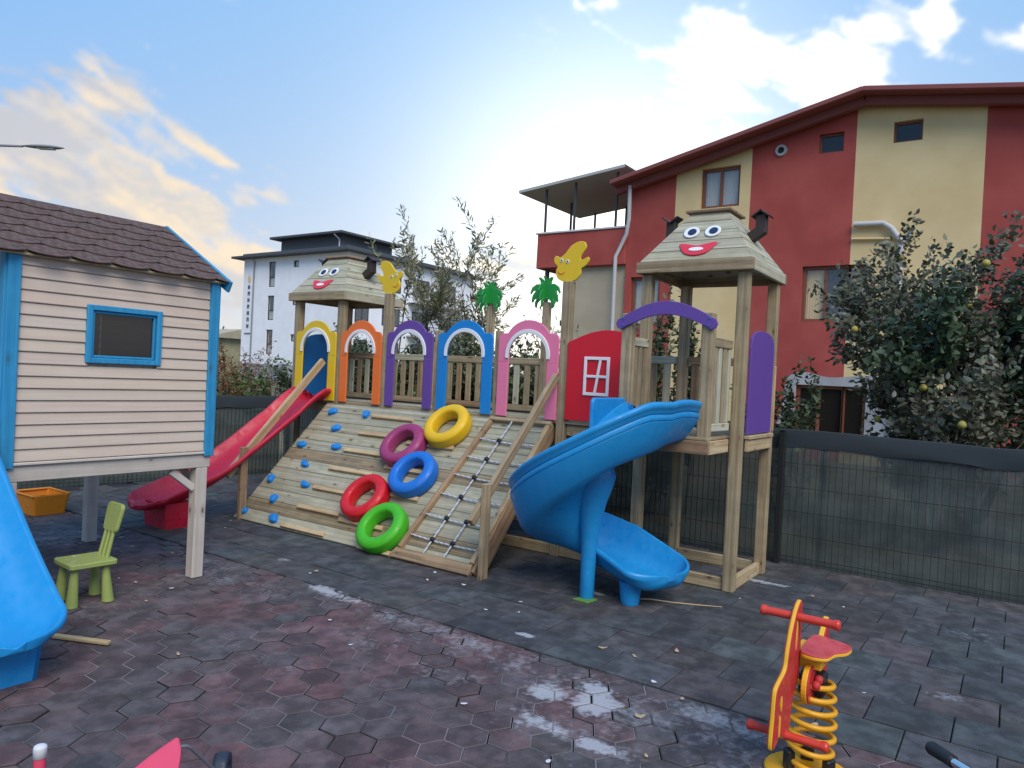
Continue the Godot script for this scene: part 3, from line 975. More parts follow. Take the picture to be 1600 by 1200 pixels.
func barrier(t: Node, a: Vector3, b: Vector3, y0: float, y1: float, step: float, w := 0.07) -> void:
	var n := node_part("railing", t, (a + b) / 2 + Vector3.UP * y0)
	var up := Vector3.UP
	bd("rail", n, a + up * (y1 - 0.035), b + up * (y1 - 0.035), 0.035, 0.07, pine())
	bd("rail", n, a + up * (y0 + 0.03), b + up * (y0 + 0.03), 0.035, 0.06, pine())
	var d := (b - a).normalized()
	var l := (b - a).length()
	var k := step * 0.5
	while k < l - 0.02:
		var q := a + d * k
		bd("slat", n, q + up * (y0 + 0.061), q + up * (y1 - 0.071), 0.02, w, pine(), d)
		k += step

func build_play() -> void:
	var t := thing("play_structure", W(-4.4, 0, 5.9), "large wooden play structure with two roofed towers, coloured arches and a climbing ramp", "play structure")
	# posts, front row then back row
	for q in [[-7.06, 2.36, 0.085], [-6.325, 2.36, 0.085], [-5.605, 2.42, 0.085], [-4.885, 2.03, 0.06], [-4.13, 2.03, 0.06], [-3.385, 2.48, 0.088], [-2.61, 2.51, 0.085], [-1.80, 2.51, 0.088]]:
		post(t, q[0], 5.76, 0.0, q[1], q[2], M.pine_0)
	for q in [[-7.06, 2.36, 0.085], [-6.325, 2.36, 0.085], [-5.6, 1.95, 0.07], [-4.81, 2.36, 0.072], [-4.085, 2.39, 0.072], [-3.385, 1.95, 0.085], [-2.57, 2.51, 0.085], [-1.78, 2.51, 0.085]]:
		post(t, q[0], 6.52, 0.0, q[1], q[2], M.pine_0)
	# deck
	var dk := node_part("deck", t, W(-4.4, 1.2, 6.13))
	for k in 5:
		var v := 5.80 + k * 0.155
		var cuts := [-7.1, -5.5 + 0.2 * (k % 2), -3.6 - 0.15 * (k % 2), -1.76]
		for i in 3:
			bd("plank", dk, W(cuts[i] + 0.003, 1.207, v), W(cuts[i + 1] - 0.003, 1.207, v), 0.15, 0.024, pine())
	for v in [5.81, 6.45]:
		bd("joist", dk, W(-7.08, 1.142, v), W(-1.8, 1.142, v), 0.04, 0.10, pine())
	bd("rim_board", dk, W(-3.335, 1.142, 5.77), W(-2.66, 1.142, 5.77), 0.035, 0.10, M.pine_0)
	bd("rim_board", dk, W(-7.01, 1.142, 5.77), W(-6.38, 1.142, 5.77), 0.035, 0.10, M.pine_0)
	bd("rim_board", dk, W(-1.74, 1.145, 5.82), W(-1.74, 1.145, 6.47), 0.03, 0.095, M.new_pine)
	bd("rim_board", dk, W(-1.735, 1.21, 5.81), W(-1.735, 1.21, 6.48), 0.05, 0.028, M.new_pine)
	# bay in front of the near tower, where the spiral slide starts
	for k in 3:
		bd("plank", dk, W(-2.60, 1.207, 5.335 + k * 0.148), W(-1.86, 1.207, 5.335 + k * 0.148), 0.144, 0.024, pine())
	bd("rim_board", dk, W(-2.62, 1.142, 5.275), W(-1.845, 1.142, 5.275), 0.03, 0.10, M.pine_2)
	bd("rim_board", dk, W(-1.86, 1.142, 5.295), W(-1.86, 1.142, 5.71), 0.03, 0.10, M.new_pine)
	bd("rim_board", dk, W(-2.60, 1.142, 5.295), W(-2.60, 1.142, 5.71), 0.03, 0.10, pine())
	post(t, -2.555, 5.31, 1.10, 2.14, 0.085, M.pine_0)
	post(t, -1.905, 5.31, 1.10, 2.14, 0.085, M.pine_0)
	var ap := PackedVector2Array()
	for k in 15:
		var f := k / 14.0
		ap.append(Vector2(lerpf(-2.60, -1.86, f), 2.105 + 0.125 * sin(PI * f) + (0.0 if k > 0 and k < 14 else -0.01)))
	for k in 5:
		var a := PI * 0.5 - PI * k / 4.0
		ap.append(Vector2(-1.865 + 0.045 * cos(a), 2.058 + 0.045 * sin(a)))
	for k in 13:
		var f := 1.0 - (k + 1) / 14.0
		ap.append(Vector2(lerpf(-2.60, -1.86, f), 2.015 + 0.112 * sin(PI * f)))
	for k in 5:
		var a := -PI * 0.5 - PI * k / 4.0
		ap.append(Vector2(-2.595 + 0.045 * cos(a), 2.058 + 0.045 * sin(a)))
	var pa := plate_v("entrance_arch", t, ap, 5.255, 0.019, M.purple_sheet)
	pa.set_meta("label", "curved purple board over the spiral slide entrance")
	for q in [[-2.575, 2.095], [-2.575, 2.045], [-1.885, 2.095], [-1.885, 2.045]]:
		plate_b("bolt", t, ellipse(0.0095, 0.0095, 12), W(q[0], q[1], 5.2435), Basis.IDENTITY, 0.005, M.door_blue_sheet, 0.001)
	barrier(t, W(-1.885, 0, 5.36), W(-1.865, 0, 5.71), 1.26, 1.965, 0.09, 0.055)
	barrier(t, W(-2.58, 0, 5.36), W(-2.575, 0, 5.71), 1.26, 1.965, 0.09, 0.055)
	# railings along the back
	barrier(t, W(-7.01, 0, 6.52), W(-6.38, 0, 6.52), 1.24, 1.80, 0.135)
	barrier(t, W(-6.27, 0, 6.52), W(-5.65, 0, 6.52), 1.24, 1.80, 0.135)
	barrier(t, W(-5.55, 0, 6.52), W(-4.855, 0, 6.52), 1.24, 1.80, 0.135)
	barrier(t, W(-4.765, 0, 6.52), W(-4.13, 0, 6.52), 1.24, 1.80, 0.135)
	barrier(t, W(-4.04, 0, 6.52), W(-3.44, 0, 6.52), 1.24, 1.80, 0.135)
	barrier(t, W(-3.33, 0, 6.52), W(-2.625, 0, 6.52), 1.24, 1.86, 0.135)
	barrier(t, W(-2.515, 0, 6.52), W(-1.835, 0, 6.52), 1.24, 1.86, 0.135)
	# coloured boards
	arch_panel(t, -7.035, -6.355, M.yellow_sheet, "yellow arched panel above the red slide")
	arch_panel(t, -6.275, -5.645, M.orange_sheet, "orange arched panel")
	arch_panel(t, -5.565, -4.92, M.purple_sheet, "purple arched panel")
	arch_panel(t, -4.85, -4.165, M.blue_sheet, "blue arched panel")
	arch_panel(t, -4.095, -3.43, M.pink_sheet, "pink arched panel")
	tomb(-7.03, t, 5.82, 6.46, 1.225, 2.0, M.door_blue_sheet, "side_panel", "blue round-topped panel inside the yellow arch")
	tomb(-1.745, t, 5.815, 6.465, 1.235, 2.07, M.purple_sheet, "side_panel", "purple round-topped panel on the near tower's side")
	bd("edge_strip", t, W(-1.74, 1.24, 6.515), W(-1.74, 1.80, 6.515), 0.03, 0.03, M.new_pine, Vector3(0, 0, 1))
	var rp := PackedVector2Array([Vector2(-3.335, 1.235), Vector2(-2.66, 1.235)])
	for k in 13:
		var f := 1.0 - k / 12.0
		rp.append(Vector2(lerpf(-3.335, -2.66, f), 1.915 + 0.125 * sin(PI * (0.03 + 0.80 * f))))
	var rd := plate_v("red_panel", t, rp, 5.712, 0.019, M.red_sheet)
	rd.set_meta("label", "red board with a white toy window")
	var wn := node_part("toy_window", t, W(-3.03, 1.6, 5.70))
	for q in [[-3.155, -3.128, 1.465, 1.805], [-2.932, -2.905, 1.465, 1.805]]:
		box_part("frame_bar", wn, q[0], q[1], q[2], q[3], 5.690, 5.702, M.white_sheet, 0.003)
	for q in [[1.465, 1.492], [1.622, 1.645], [1.778, 1.805]]:
		box_part("frame_bar", wn, -3.1275, -2.9325, q[0], q[1], 5.690, 5.702, M.white_sheet, 0.003)
	for q in [[1.4925, 1.6215, 0.0], [1.6455, 1.7775, 0.022]]:
		plate_v("frame_bar", wn, PackedVector2Array([Vector2(-3.052 + q[2], q[0]), Vector2(-3.028 + q[2], q[0]), Vector2(-3.006 + q[2], q[1]), Vector2(-3.03 + q[2], q[1])]), 5.696, 0.011, M.white_sheet, 0.002)
	# roofs
	tower_roof(t, -6.685, 6.14, 0.455, 0.15, 2.452, 2.89, "far tower's plank roof with a painted-board face")
	tower_roof(t, -2.195, 6.14, 0.465, 0.15, 2.602, 3.05, "near tower's plank roof with a smiling face")
	moon(t, -5.605, 2.42, 5.76, -1.0, "yellow moon figure between the orange and purple arches")
	moon(t, -3.385, 2.48, 5.76, 1.0, "yellow moon figure on the post beside the red board")
	palm_top(t, -4.81, 2.44, 6.52)
	palm_top(t, -4.085, 2.47, 6.52)
	# rails on the ground
	bd("ground_rail", t, W(-3.99, 0.05, 5.76), W(-3.43, 0.05, 5.76), 0.045, 0.095, M.pine_0)
	bd("ground_rail", t, W(-3.34, 0.05, 5.76), W(-2.655, 0.05, 5.76), 0.045, 0.095, M.pine_0)
	bd("ground_rail", t, W(-2.565, 0.05, 5.76), W(-1.845, 0.05, 5.76), 0.045, 0.095, M.pine_0)
	bd("ground_rail", t, W(-3.34, 0.05, 6.52), W(-2.615, 0.05, 6.52), 0.045, 0.095, M.pine_0)
	bd("ground_rail", t, W(-2.525, 0.05, 6.52), W(-1.825, 0.05, 6.52), 0.045, 0.095, M.pine_0)
	bd("ground_rail", t, W(-1.79, 0.05, 5.805), W(-1.79, 0.05, 6.475), 0.045, 0.095, M.new_pine)
	bd("ground_rail", t, W(-3.385, 0.05, 5.805), W(-3.385, 0.05, 6.475), 0.045, 0.095, pine())
	bd("ground_rail", t, W(-4.1, 0.26, 5.9), W(-3.43, 0.26, 5.9), 0.035, 0.09, M.pine_2)
	# ramp
	var r := node_part("climbing_ramp", t, W(-5.0, 0, 4.63))
	r.set_meta("label", "sloping plank ramp")
	var rb := ramp_basis()
	for k in 12:
		var s0 := 0.02 + k * 0.1345
		var ul := lerpf(-6.585, -6.475, k / 11.0)
		var g := Geo.new()
		g.col = tint(0.76, 0.10)
		var wd := -3.50 - ul
		g.cbox(Vector3.ZERO, Basis.IDENTITY, Vector3(wd, 0.022, 0.131), 0.003, Vector2(rng.randf() * 3.0, rng.randf()))
		mi("plank", g.mesh(), M.pine_1 if rng.randf() < 0.8 else M.pine_0, r, Transform3D(rb, RP(ul + wd / 2, s0 + 0.066, -0.011)))
	for u in [-6.50, -5.4, -4.3, -3.515]:
		bd("stringer", r, RP(u, 0.10, -0.075), RP(u, 1.60, -0.075), 0.04, 0.10, pine(), rb.y)
	bd("edge_board", r, RP(-3.478, 0.03, -0.05), RP(-3.478, 1.62, -0.05), 0.03, 0.15, M.pine_2, rb.y)
	bd("edge_board", r, RP(-6.545, 0.10, -0.08), RP(-6.49, 1.50, -0.08), 0.025, 0.10, M.pine_1, rb.y)
	for q in [[-5.64, -5.06, 1.48], [-5.66, -5.05, 1.245], [-5.70, -5.10, 1.01], [-5.73, -5.13, 0.77], [-5.76, -5.17, 0.52], [-5.79, -5.20, 0.28], [-5.83, -5.22, 0.05], [-4.95, -4.36, 1.195], [-5.03, -4.42, 0.88], [-5.0, -4.41, 0.59], [-5.16, -4.6, 0.235], [-4.75, -4.36, 0.02]]:
		bd("cleat", r, RP(q[0], q[2], 0.0165), RP(q[1], q[2], 0.0165), 0.042, 0.032, M.new_pine, rb.y, 0.003)
	var holds := [[-6.26, 1.49], [-5.75, 1.50], [-6.03, 1.27], [-6.36, 1.00], [-5.84, 1.03], [-6.11, 0.77], [-6.44, 0.53], [-5.90, 0.53], [-6.19, 0.31], [-6.49, 0.10], [-6.00, 0.10]]
	for i in holds.size():
		var rows := []
		var big := 1.35 if i == 10 else 1.0
		var ph := rng.randf() * TAU
		for k in 5:
			var f := k / 4.0
			var row := []
			for j in 12:
				var a := TAU * j / 12.0
				var rad := (0.046 + 0.012 * sin(a * 2.0 + ph) + 0.006 * sin(a * 3.0 + ph * 2.0)) * (1.0 - 0.42 * f * f) * (0.001 if k == 4 else 1.0)
				row.append(Vector3(cos(a) * rad * 1.15 * big, [0.0, 0.02, 0.034, 0.042, 0.043][k] + 0.006 * cos(a + ph) * f * (0.0 if k == 4 else 1.0), sin(a) * rad * 0.9))
			rows.append(row)
		var g := Geo.new()
		g.grid(rows, true)
		mi("climbing_hold", g.mesh(), M.hold_blue, r, Transform3D(rb, RP(holds[i][0], holds[i][1], 0.0)))
	# tyres bolted to the ramp
	var tp := [[0.134, 0.030], [0.146, 0.010], [0.165, 0.0], [0.212, 0.003], [0.232, 0.012], [0.240, 0.03], [0.243, 0.07], [0.2415, 0.112], [0.237, 0.126], [0.228, 0.131], [0.222, 0.140], [0.205, 0.149], [0.18, 0.152], [0.155, 0.148], [0.142, 0.138], [0.134, 0.12], [0.130, 0.075], [0.134, 0.030]]
	for q in [["yellow", -4.525, 1.405], ["purple", -4.905, 1.115], ["blue", -4.575, 0.805], ["red", -4.955, 0.475], ["green", -4.55, 0.215]]:
		var rows := []
		for k in 40:
			var a := TAU * k / 40.0
			var row := []
			for z in tp.size() - 1:
				row.append(Vector3(cos(a) * tp[z][0], tp[z][1], sin(a) * tp[z][0]))
			rows.append(row)
		rows.append(rows[0])
		var g := Geo.new()
		lathe_smooth(g, tp, 40)
		var o := mi("tyre", g.mesh(), M["tyre_" + q[0]], t, Transform3D(rb, RP(q[1], q[2], 0.004)))
		o.set_meta("label", "%s painted tyre bolted to the ramp" % q[0])
	# rope net with its frame
	var nf := node_part("rope_net", t, RP(-3.9, 0.1, 0.02))
	nf.set_meta("label", "white rope net in a timber frame on the ramp")
	bd("frame_rail", nf, RP(-4.295, 0.10, 0.023), RP(-4.115, 1.56, 0.023), 0.045, 0.045, M.pine_2, rb.y)
	bd("frame_rail", nf, RP(-3.515, 0.10, 0.023), RP(-3.475, 1.56, 0.023), 0.045, 0.045, M.pine_0, rb.y)
	bd("frame_rail", nf, RP(-4.135, 1.585, 0.023), RP(-3.455, 1.585, 0.023), 0.04, 0.045, M.pine_0, rb.y)
	bd("frame_rail", nf, RP(-4.33, 0.045, 0.02), RP(-3.50, 0.045, 0.02), 0.10, 0.04, M.pine_2, rb.y)
	var ss := [1.33, 1.11, 0.90, 0.68, 0.45, 0.23]
	for s in ss:
		var f: float = s / 1.56
		rope(nf, RP(lerpf(-4.28, -4.09, f), s + 0.01, 0.03), RP(lerpf(-3.53, -3.49, f), s - 0.01, 0.03), 0.012)
	for e in [[-4.02, -3.87], [-3.80, -3.66]]:
		rope(nf, RP(e[0], 0.09, 0.034), RP(e[1], 1.57, 0.034), 0.005)
		for s in ss:
			var f: float = (s - 0.09) / 1.48
			var g := Geo.new()
			g.lathe(Vector3.ZERO, [[0.0, -0.024], [0.014, -0.021], [0.022, -0.01], [0.024, 0.0], [0.022, 0.01], [0.014, 0.021], [0.0, 0.024]], 12)
			mi("knot", g.mesh(), M.knot_black, nf, Transform3D(rb, RP(lerpf(e[0], e[1], f), s, 0.034)))
	# hand rails up both sides of the ramp
	for q in [[-6.535, 1.67, 5.69, 0.45, 4.51, 0.74, 4.67], [-3.435, 1.62, 5.70, 0.45, 4.53, 0.75, 4.655]]:
		var hr := node_part("handrail", t, W(q[0], 0, q[6]))
		bd("rail", hr, W(q[0], q[1], q[2]), W(q[0], q[3], q[4]), 0.045, 0.075, M.new_pine if q[0] < -5 else M.pine_0)
		bd("upright", hr, W(q[0] + 0.045, 0.0, q[6]), W(q[0] + 0.045, q[5], q[6]), 0.04, 0.085, M.pine_2 if q[0] < -5 else M.pine_0, Vector3(0, 0, 1))

func lathe_smooth(g: Geo, prof: Array, sides: int) -> void:
	var m := prof.size()
	var nn := []
	for i in m:
		var closed: bool = absf(prof[0][0] - prof[m - 1][0]) < 1e-6 and absf(prof[0][1] - prof[m - 1][1]) < 1e-6
		var a = prof[i - 1] if i > 0 else (prof[m - 2] if closed else prof[0])
		var b = prof[i + 1] if i < m - 1 else (prof[1] if closed else prof[m - 1])
		nn.append(Vector2(b[1] - a[1], a[0] - b[0]).normalized())
	for i in m - 1:
		for k in sides:
			var a0 := TAU * k / sides
			var a1 := TAU * (k + 1) / sides
			var d0 := Vector3(cos(a0), 0, sin(a0))
			var d1 := Vector3(cos(a1), 0, sin(a1))
			var n00: Vector3 = d0 * nn[i].x + Vector3.UP * nn[i].y
			var n10: Vector3 = d1 * nn[i].x + Vector3.UP * nn[i].y
			var n01: Vector3 = d0 * nn[i + 1].x + Vector3.UP * nn[i + 1].y
			var n11: Vector3 = d1 * nn[i + 1].x + Vector3.UP * nn[i + 1].y
			var q00: Vector3 = d0 * prof[i][0] + Vector3.UP * prof[i][1]
			var q10: Vector3 = d1 * prof[i][0] + Vector3.UP * prof[i][1]
			var q01: Vector3 = d0 * prof[i + 1][0] + Vector3.UP * prof[i + 1][1]
			var q11: Vector3 = d1 * prof[i + 1][0] + Vector3.UP * prof[i + 1][1]
			if prof[i][0] > 1e-5:
				g.tri3(q00, q10, q11, n00, n10, n11)
			if prof[i + 1][0] > 1e-5:
				g.tri3(q00, q11, q01, n00, n11, n01)

func rope(par: Node, a: Vector3, b: Vector3, sag: float) -> void:
	# three strands twisted
	var g := Geo.new()
	var d := (b - a).normalized()
	var s := d.cross(Vector3.UP).normalized()
	var q := d.cross(s)
	var l := (b - a).length()
	var m := int(l / 0.02)
	for st in 3:
		var pts := []
		for i in m + 1:
			var f := float(i) / m
			var an := l * f / 0.06 * TAU + TAU * st / 3.0
			pts.append(a.lerp(b, f) - Vector3.UP * sag * sin(PI * f) + (s * cos(an) + q * sin(an)) * 0.0045)
		g.col = Color(1, 1, 1) if st < 2 else Color(0.55, 0.62, 0.75)
		g.tube(pts, 0.0052, 5, false)
	part("rope", g, M.rope_white, par, (a + b) / 2)

# ------------------------------------------------------------------ slides
# closed cross-section of a moulded trough: x across, y up
func trough(hw: float, wl: float, wr: float, th := 0.022, ex := 4.0, groove := false) -> Array:
	var q := []
	var m := 14
	for k in m + 1:
		var t := -1.0 + 2.0 * k / m
		var w := wl if t < 0.0 else wr
		q.append(Vector2((hw - 0.012) * t, w * pow(absf(t), ex) * 0.985))
	var kr := clampf(wr / 0.08, 0.2, 1.0)
	var kl := clampf(wl / 0.08, 0.2, 1.0)
	q.append(Vector2(hw - 0.002, wr + 0.004 * kr))
	q.append(Vector2(hw + 0.014 * kr, wr))
	q.append(Vector2(hw + 0.022 * kr, wr - 0.014 * kr))
	q.append(Vector2(hw + 0.020 * kr, wr - 0.036 * kr))
	q.append(Vector2(hw + 0.008 * kr, wr - 0.044 * kr))
	for k in range(m - 1, 0, -1):
		var t := -1.0 + 2.0 * k / m
		var w := wl if t < 0.0 else wr
		var o := signf(t) * th * 0.8 * pow(absf(t), 3.0)
		q.append(Vector2((hw - 0.012) * t + o, w * pow(absf(t), ex) * 0.97 - th))
	if groove:   # two moulded lines along the outside of the outer wall
		for y in [0.125, 0.080]:
			var kg := clampf((wl - 0.15) / 0.08, 0.0, 1.0)
			var flat := Vector2(-hw - 0.007 * kl, wl - 0.045 * kl)
			q.append(flat.lerp(Vector2(-hw - 0.004, wl - (y + 0.007)), kg))
			q.append(flat.lerp(Vector2(-hw + 0.005, wl - (y + 0.002)), kg))
			q.append(flat.lerp(Vector2(-hw + 0.005, wl - (y - 0.002)), kg))
			q.append(flat.lerp(Vector2(-hw - 0.006, wl - (y - 0.007)), kg))
	q.append(Vector2(-hw - 0.008 * kl, wl - 0.044 * kl))
	q.append(Vector2(-hw - 0.020 * kl, wl - 0.036 * kl))
	q.append(Vector2(-hw - 0.022 * kl, wl - 0.014 * kl))
	q.append(Vector2(-hw - 0.014 * kl, wl))
	q.append(Vector2(-hw + 0.002, wl + 0.004 * kl))
	return q

func spline(keys: Array, x: float) -> float:   # [x, y] pairs, rising x
	if x <= keys[0][0]: return keys[0][1]
	for i in keys.size() - 1:
		if x <= keys[i + 1][0]:
			var p0 = keys[maxi(i - 1, 0)]
			var p3 = keys[mini(i + 2, keys.size() - 1)]
			var f: float = (x - keys[i][0]) / (keys[i + 1][0] - keys[i][0])
			return lerpf(lerpf(keys[i][1], keys[i + 1][1], f), cubic_interpolate(keys[i][1], keys[i + 1][1], p0[1], p3[1], f), 0.7)
	return keys[-1][1]

# rounds off the end of a trough: the last rows draw together at the lip
func close_lip(rows: Array) -> void:
	var last: Array = rows[-1]
	var fwd := Vector3.ZERO
	var c := Vector3.ZERO
	var p := Vector3.ZERO
	for i in last.size():
		c += last[i]
		p += rows[-2][i]
	c /= last.size()
	p /= last.size()
	fwd = (c - p).normalized()
	fwd.y = 0
	for k in [[0.85, 0.006], [0.6, 0.011], [0.3, 0.014], [0.08, 0.0145]]:
		var row := []
		for q in last:
			row.append(c + (q - c) * (k[0] as float) + fwd * (k[1] as float))
		rows.append(row)

func straight_slide(called: String, label: String, start: Vector3, dir: Vector3, floor_keys: Array, wall_keys: Array, len: float, hw: float, mat: Material, foot: Array) -> Node3D:
	var t := thing(called, start + dir * (len * 0.85) - Vector3.UP * start.y, label, "slide")
	var side := dir.cross(Vector3.UP)
	var rows := []
	var m := 44
	var stops := []
	for i in m + 1:
		stops.append((len - 0.17) * i / m)
	for i in range(1, 13):
		stops.append(len - 0.17 + 0.17 * sin(PI / 2 * i / 12.0))
	for s in stops:
		var fy := spline(floor_keys, s)
		var wl := spline(wall_keys, s)
		# rounded, raised exit lip
		var e := clampf((s - (len - 0.17)) / 0.17, 0.0, 1.0)
		var h := hw * sqrt(maxf(0.03, 1.0 - e * e))
		fy += wl * 0.7 * pow(e, 4.0)
		wl = maxf(0.012, wl * (1.0 - 0.8 * pow(e, 4.0)))
		var row := []
		for q in trough(h, wl, wl, 0.022 + 0.012 * e):
			row.append(start + dir * s + side * q.x + Vector3.UP * (fy + q.y))
		rows.append(row)
	close_lip(rows)
	var g := Geo.new()
	g.grid(rows, true, true)
	part("trough", g, mat, t, start + dir * len * 0.5)
	# tapered foot block under the exit
	g = Geo.new()
	var c := start + dir * (foot[0] as float)
	c.y = 0.0
	var rr := []
	for k in [[0.0, 0.80, 0.0], [0.015, 0.82, 0.0], [foot[3] - 0.01, 1.0, 0.0], [foot[3], 1.0, 0.0]]:
		var row := []
		var a: float = foot[1] * k[1]
		var b: float = foot[2] * (0.5 + 0.5 * k[1])
		for q in [[-1, -1], [-0.92, -1.0], [0.92, -1.0], [1, -1], [1, -0.9], [1, 0.9], [1, 1], [0.92, 1], [-0.92, 1], [-1, 1], [-1, 0.9], [-1, -0.9]]:
			row.append(c + dir * (q[0] * a) + side * (q[1] * b) + Vector3.UP * k[0])
		rr.append(row)
	for i in 3:
		for j in 12:
			var j2 := (j + 1) % 12
			var nn: Vector3 = ((rr[i][j] + rr[i][j2]) / 2 - c)
			nn.y = 0
			g.quad(rr[i][j], rr[i][j2], rr[i + 1][j2], rr[i + 1][j], nn.normalized())
	var nb := [[0, Vector3.DOWN], [3, Vector3.UP]]
	for z in nb:
		for j in range(1, 11):
			g.tri(rr[z[0]][0], rr[z[0]][j], rr[z[0]][j + 1], z[1])
	part("foot", g, mat, t, c)
	return t

func build_slides() -> void:
	straight_slide("straight_slide", "straight red plastic slide coming down from the yellow arch", W(-6.675, 0, 5.70), Vector3(0, 0, 1),
		[[0.0, 1.225], [0.12, 1.20], [0.45, 0.96], [1.05, 0.57], [1.35, 0.385], [1.6, 0.28], [1.8, 0.232], [1.98, 0.215], [2.06, 0.20]],
		[[0.0, 0.13], [1.3, 0.125], [1.65, 0.15], [1.85, 0.12], [2.0, 0.07], [2.06, 0.045]], 2.06, 0.265, M.red_plastic, [1.72, 0.14, 0.20, 0.245])
	var bs := straight_slide("blue_slide", "blue plastic slide ending beside the little green chair", W(-5.25, 0, 1.50), Vector3(1, 0, 0),
		[[0.0, 1.16], [0.15, 1.13], [0.55, 0.88], [0.85, 0.62], [1.1, 0.42], [1.3, 0.29], [1.45, 0.24], [1.55, 0.22]],
		[[0.0, 0.15], [1.0, 0.14], [1.25, 0.13], [1.42, 0.09], [1.55, 0.05]], 1.55, 0.27, M.blue_plastic, [1.26, 0.12, 0.20, 0.25])
	for k in 4:
		bd("platform_board", bs, W(-5.80, 1.10, 1.27 + k * 0.145), W(-5.20, 1.10, 1.27 + k * 0.145), 0.14, 0.03, M.white_paint_worn)
	for q in [[-5.75, 1.25], [-5.28, 1.25], [-5.75, 1.70], [-5.28, 1.70]]:
		post(bs, q[0], q[1], 0.0, 1.083, 0.07, M.white_paint_worn, "platform_leg")
	# spiral slide
	var ax := Vector3(-2.53, 0, -4.78)
	var t := thing("spiral_slide", ax, "blue moulded spiral slide turning round its own column", "slide")
	var stations := []   # [position xz, heading, floor, inner wall, outer wall, half width]
	for i in 7:
		var f := i / 6.0
		stations.append([Vector3(-2.235, 0, -5.27).lerp(Vector3(-2.235, 0, -4.80), f), Vector3(0, 0, 1), lerpf(1.195, 1.135, f * f), lerpf(0.25, 0.14, f), lerpf(0.285, 0.34, f), lerpf(0.30, 0.285, f)])
	var fk := [[0.0, 1.135], [45.0, 1.04], [90.0, 0.80], [135.0, 0.54], [180.0, 0.385], [225.0, 0.305], [270.0, 0.235], [300.0, 0.20]]
	var ik := [[0.0, 0.14], [45.0, 0.12], [120.0, 0.16], [225.0, 0.17], [270.0, 0.165], [300.0, 0.15]]
	var ok := [[0.0, 0.34], [25.0, 0.375], [45.0, 0.35], [90.0, 0.345], [135.0, 0.355], [180.0, 0.35], [225.0, 0.315], [270.0, 0.26], [300.0, 0.22]]
	for i in range(1, 37):
		var dg := 275.0 * i / 36.0
		var a := -deg_to_rad(dg)
		var rad := lerpf(0.295, 0.315, clampf(dg / 90.0, 0, 1))
		var pos := ax + Vector3(cos(a) * rad, 0, -sin(a) * rad)
		var hd := Vector3(sin(a), 0, cos(a))
		stations.append([pos, hd, spline(fk, dg), spline(ik, dg), spline(ok, dg), 0.275])
	var last: Vector3 = stations[-1][0]
	var hd0: Vector3 = stations[-1][1]
	for i in range(1, 21):
		var f := sin(PI / 2 * i / 20.0) if i > 10 else i / 10.0 * sin(PI / 4)
		var fl: float = 0.0 if i == 1 else (sin(PI / 2 * (i - 1) / 20.0) if i > 11 else (i - 1) / 10.0 * sin(PI / 4))
		var turn := -0.35 * f
		var hd := hd0.rotated(Vector3.UP, turn)
		last += hd * 0.58 * (f - fl)
		var e := clampf((f - 0.66) / 0.34, 0.0, 1.0)
		var wi := lerpf(0.165, 0.105, f)
		var wo := lerpf(0.26, 0.115, f)
		stations.append([last, hd, lerpf(0.233, 0.15, 1.0 - pow(1.0 - f, 1.6)) + 0.085 * pow(e, 4.0), wi * (1.0 - 0.8 * pow(e, 4.0)), wo * (1.0 - 0.8 * pow(e, 4.0)), lerpf(0.277, 0.30, f) * sqrt(maxf(0.03, 1.0 - e * e))])
	var rows := []
	for s in stations:
		var side: Vector3 = s[1].cross(Vector3.UP)    # right of travel = towards the column on this turn
		var row := []
		for q in trough(s[5], s[4], s[3], 0.03, 5.5, true):
			row.append(s[0] + side * q.x + Vector3.UP * (s[2] + q.y))
		rows.append(row)
	close_lip(rows)
	var g := Geo.new()
	g.grid(rows, true, true)
	part("trough", g, M.blue_plastic, t, ax + Vector3.UP * 0.6)
	# column, flaring into the trough above
	g = Geo.new()
	lathe_smooth(g, [[0.0, 0.0], [0.052, 0.0], [0.054, 0.2], [0.058, 0.36], [0.068, 0.48], [0.086, 0.60], [0.115, 0.72], [0.15, 0.82], [0.17, 0.90], [0.15, 0.98], [0.09, 1.05], [0.0, 1.07]], 24)
	mi("column", g.mesh(), M.blue_plastic, t, Transform3D(Basis.IDENTITY, ax))
	# tall side wall at the start
	var wl := PackedVector2Array()
	for c in [[1, 1], [-1, 1]]:
		for k in 5:
			var a: float = (0.0 if c[0] > 0 else PI / 2) + PI / 2 * k / 4.0
			wl.append(Vector2(c[0] * 0.235 + 0.04 * cos(a), 0.20 + 0.04 * sin(a)))
	wl.append(Vector2(-0.275, -0.02))
	wl.append(Vector2(0.275, -0.02))
	plate_b("side_wall", t, wl, W(-2.545, 1.235, 5.005), Basis(Vector3(0, 0, -1), Vector3.UP, Vector3(1, 0, 0)), 0.03, M.blue_plastic, 0.01)
	# foot under the exit
	g = Geo.new()
	var fr := []
	for k in [[0.0, 0.060], [0.02, 0.066], [0.165, 0.082]]:
		var row := []
		for j in 12:
			var a := TAU * j / 12.0
			row.append(Vector3(cos(a) * k[1] * 1.05, k[0], sin(a) * k[1]))
		fr.append(row)
	g.grid(fr, true, true)
	mi("foot", g.mesh(), M.blue_plastic, t, Transform3D(Basis.IDENTITY, W(-2.24, 0, 4.90)))
	var gp := PackedVector2Array([Vector2(-0.07, -0.06), Vector2(0.06, -0.07), Vector2(0.075, 0.05), Vector2(-0.04, 0.07)])
	var mp := plate_b("base_pad", t, gp, W(-2.52, 0.008, 4.74), Basis(Vector3(1, 0, 0), Vector3(0, 0, -1), Vector3(0, 1, 0)), 0.01, M.moss_green, 0.002)
	mp.set_meta("label", "flat green pad under the column")

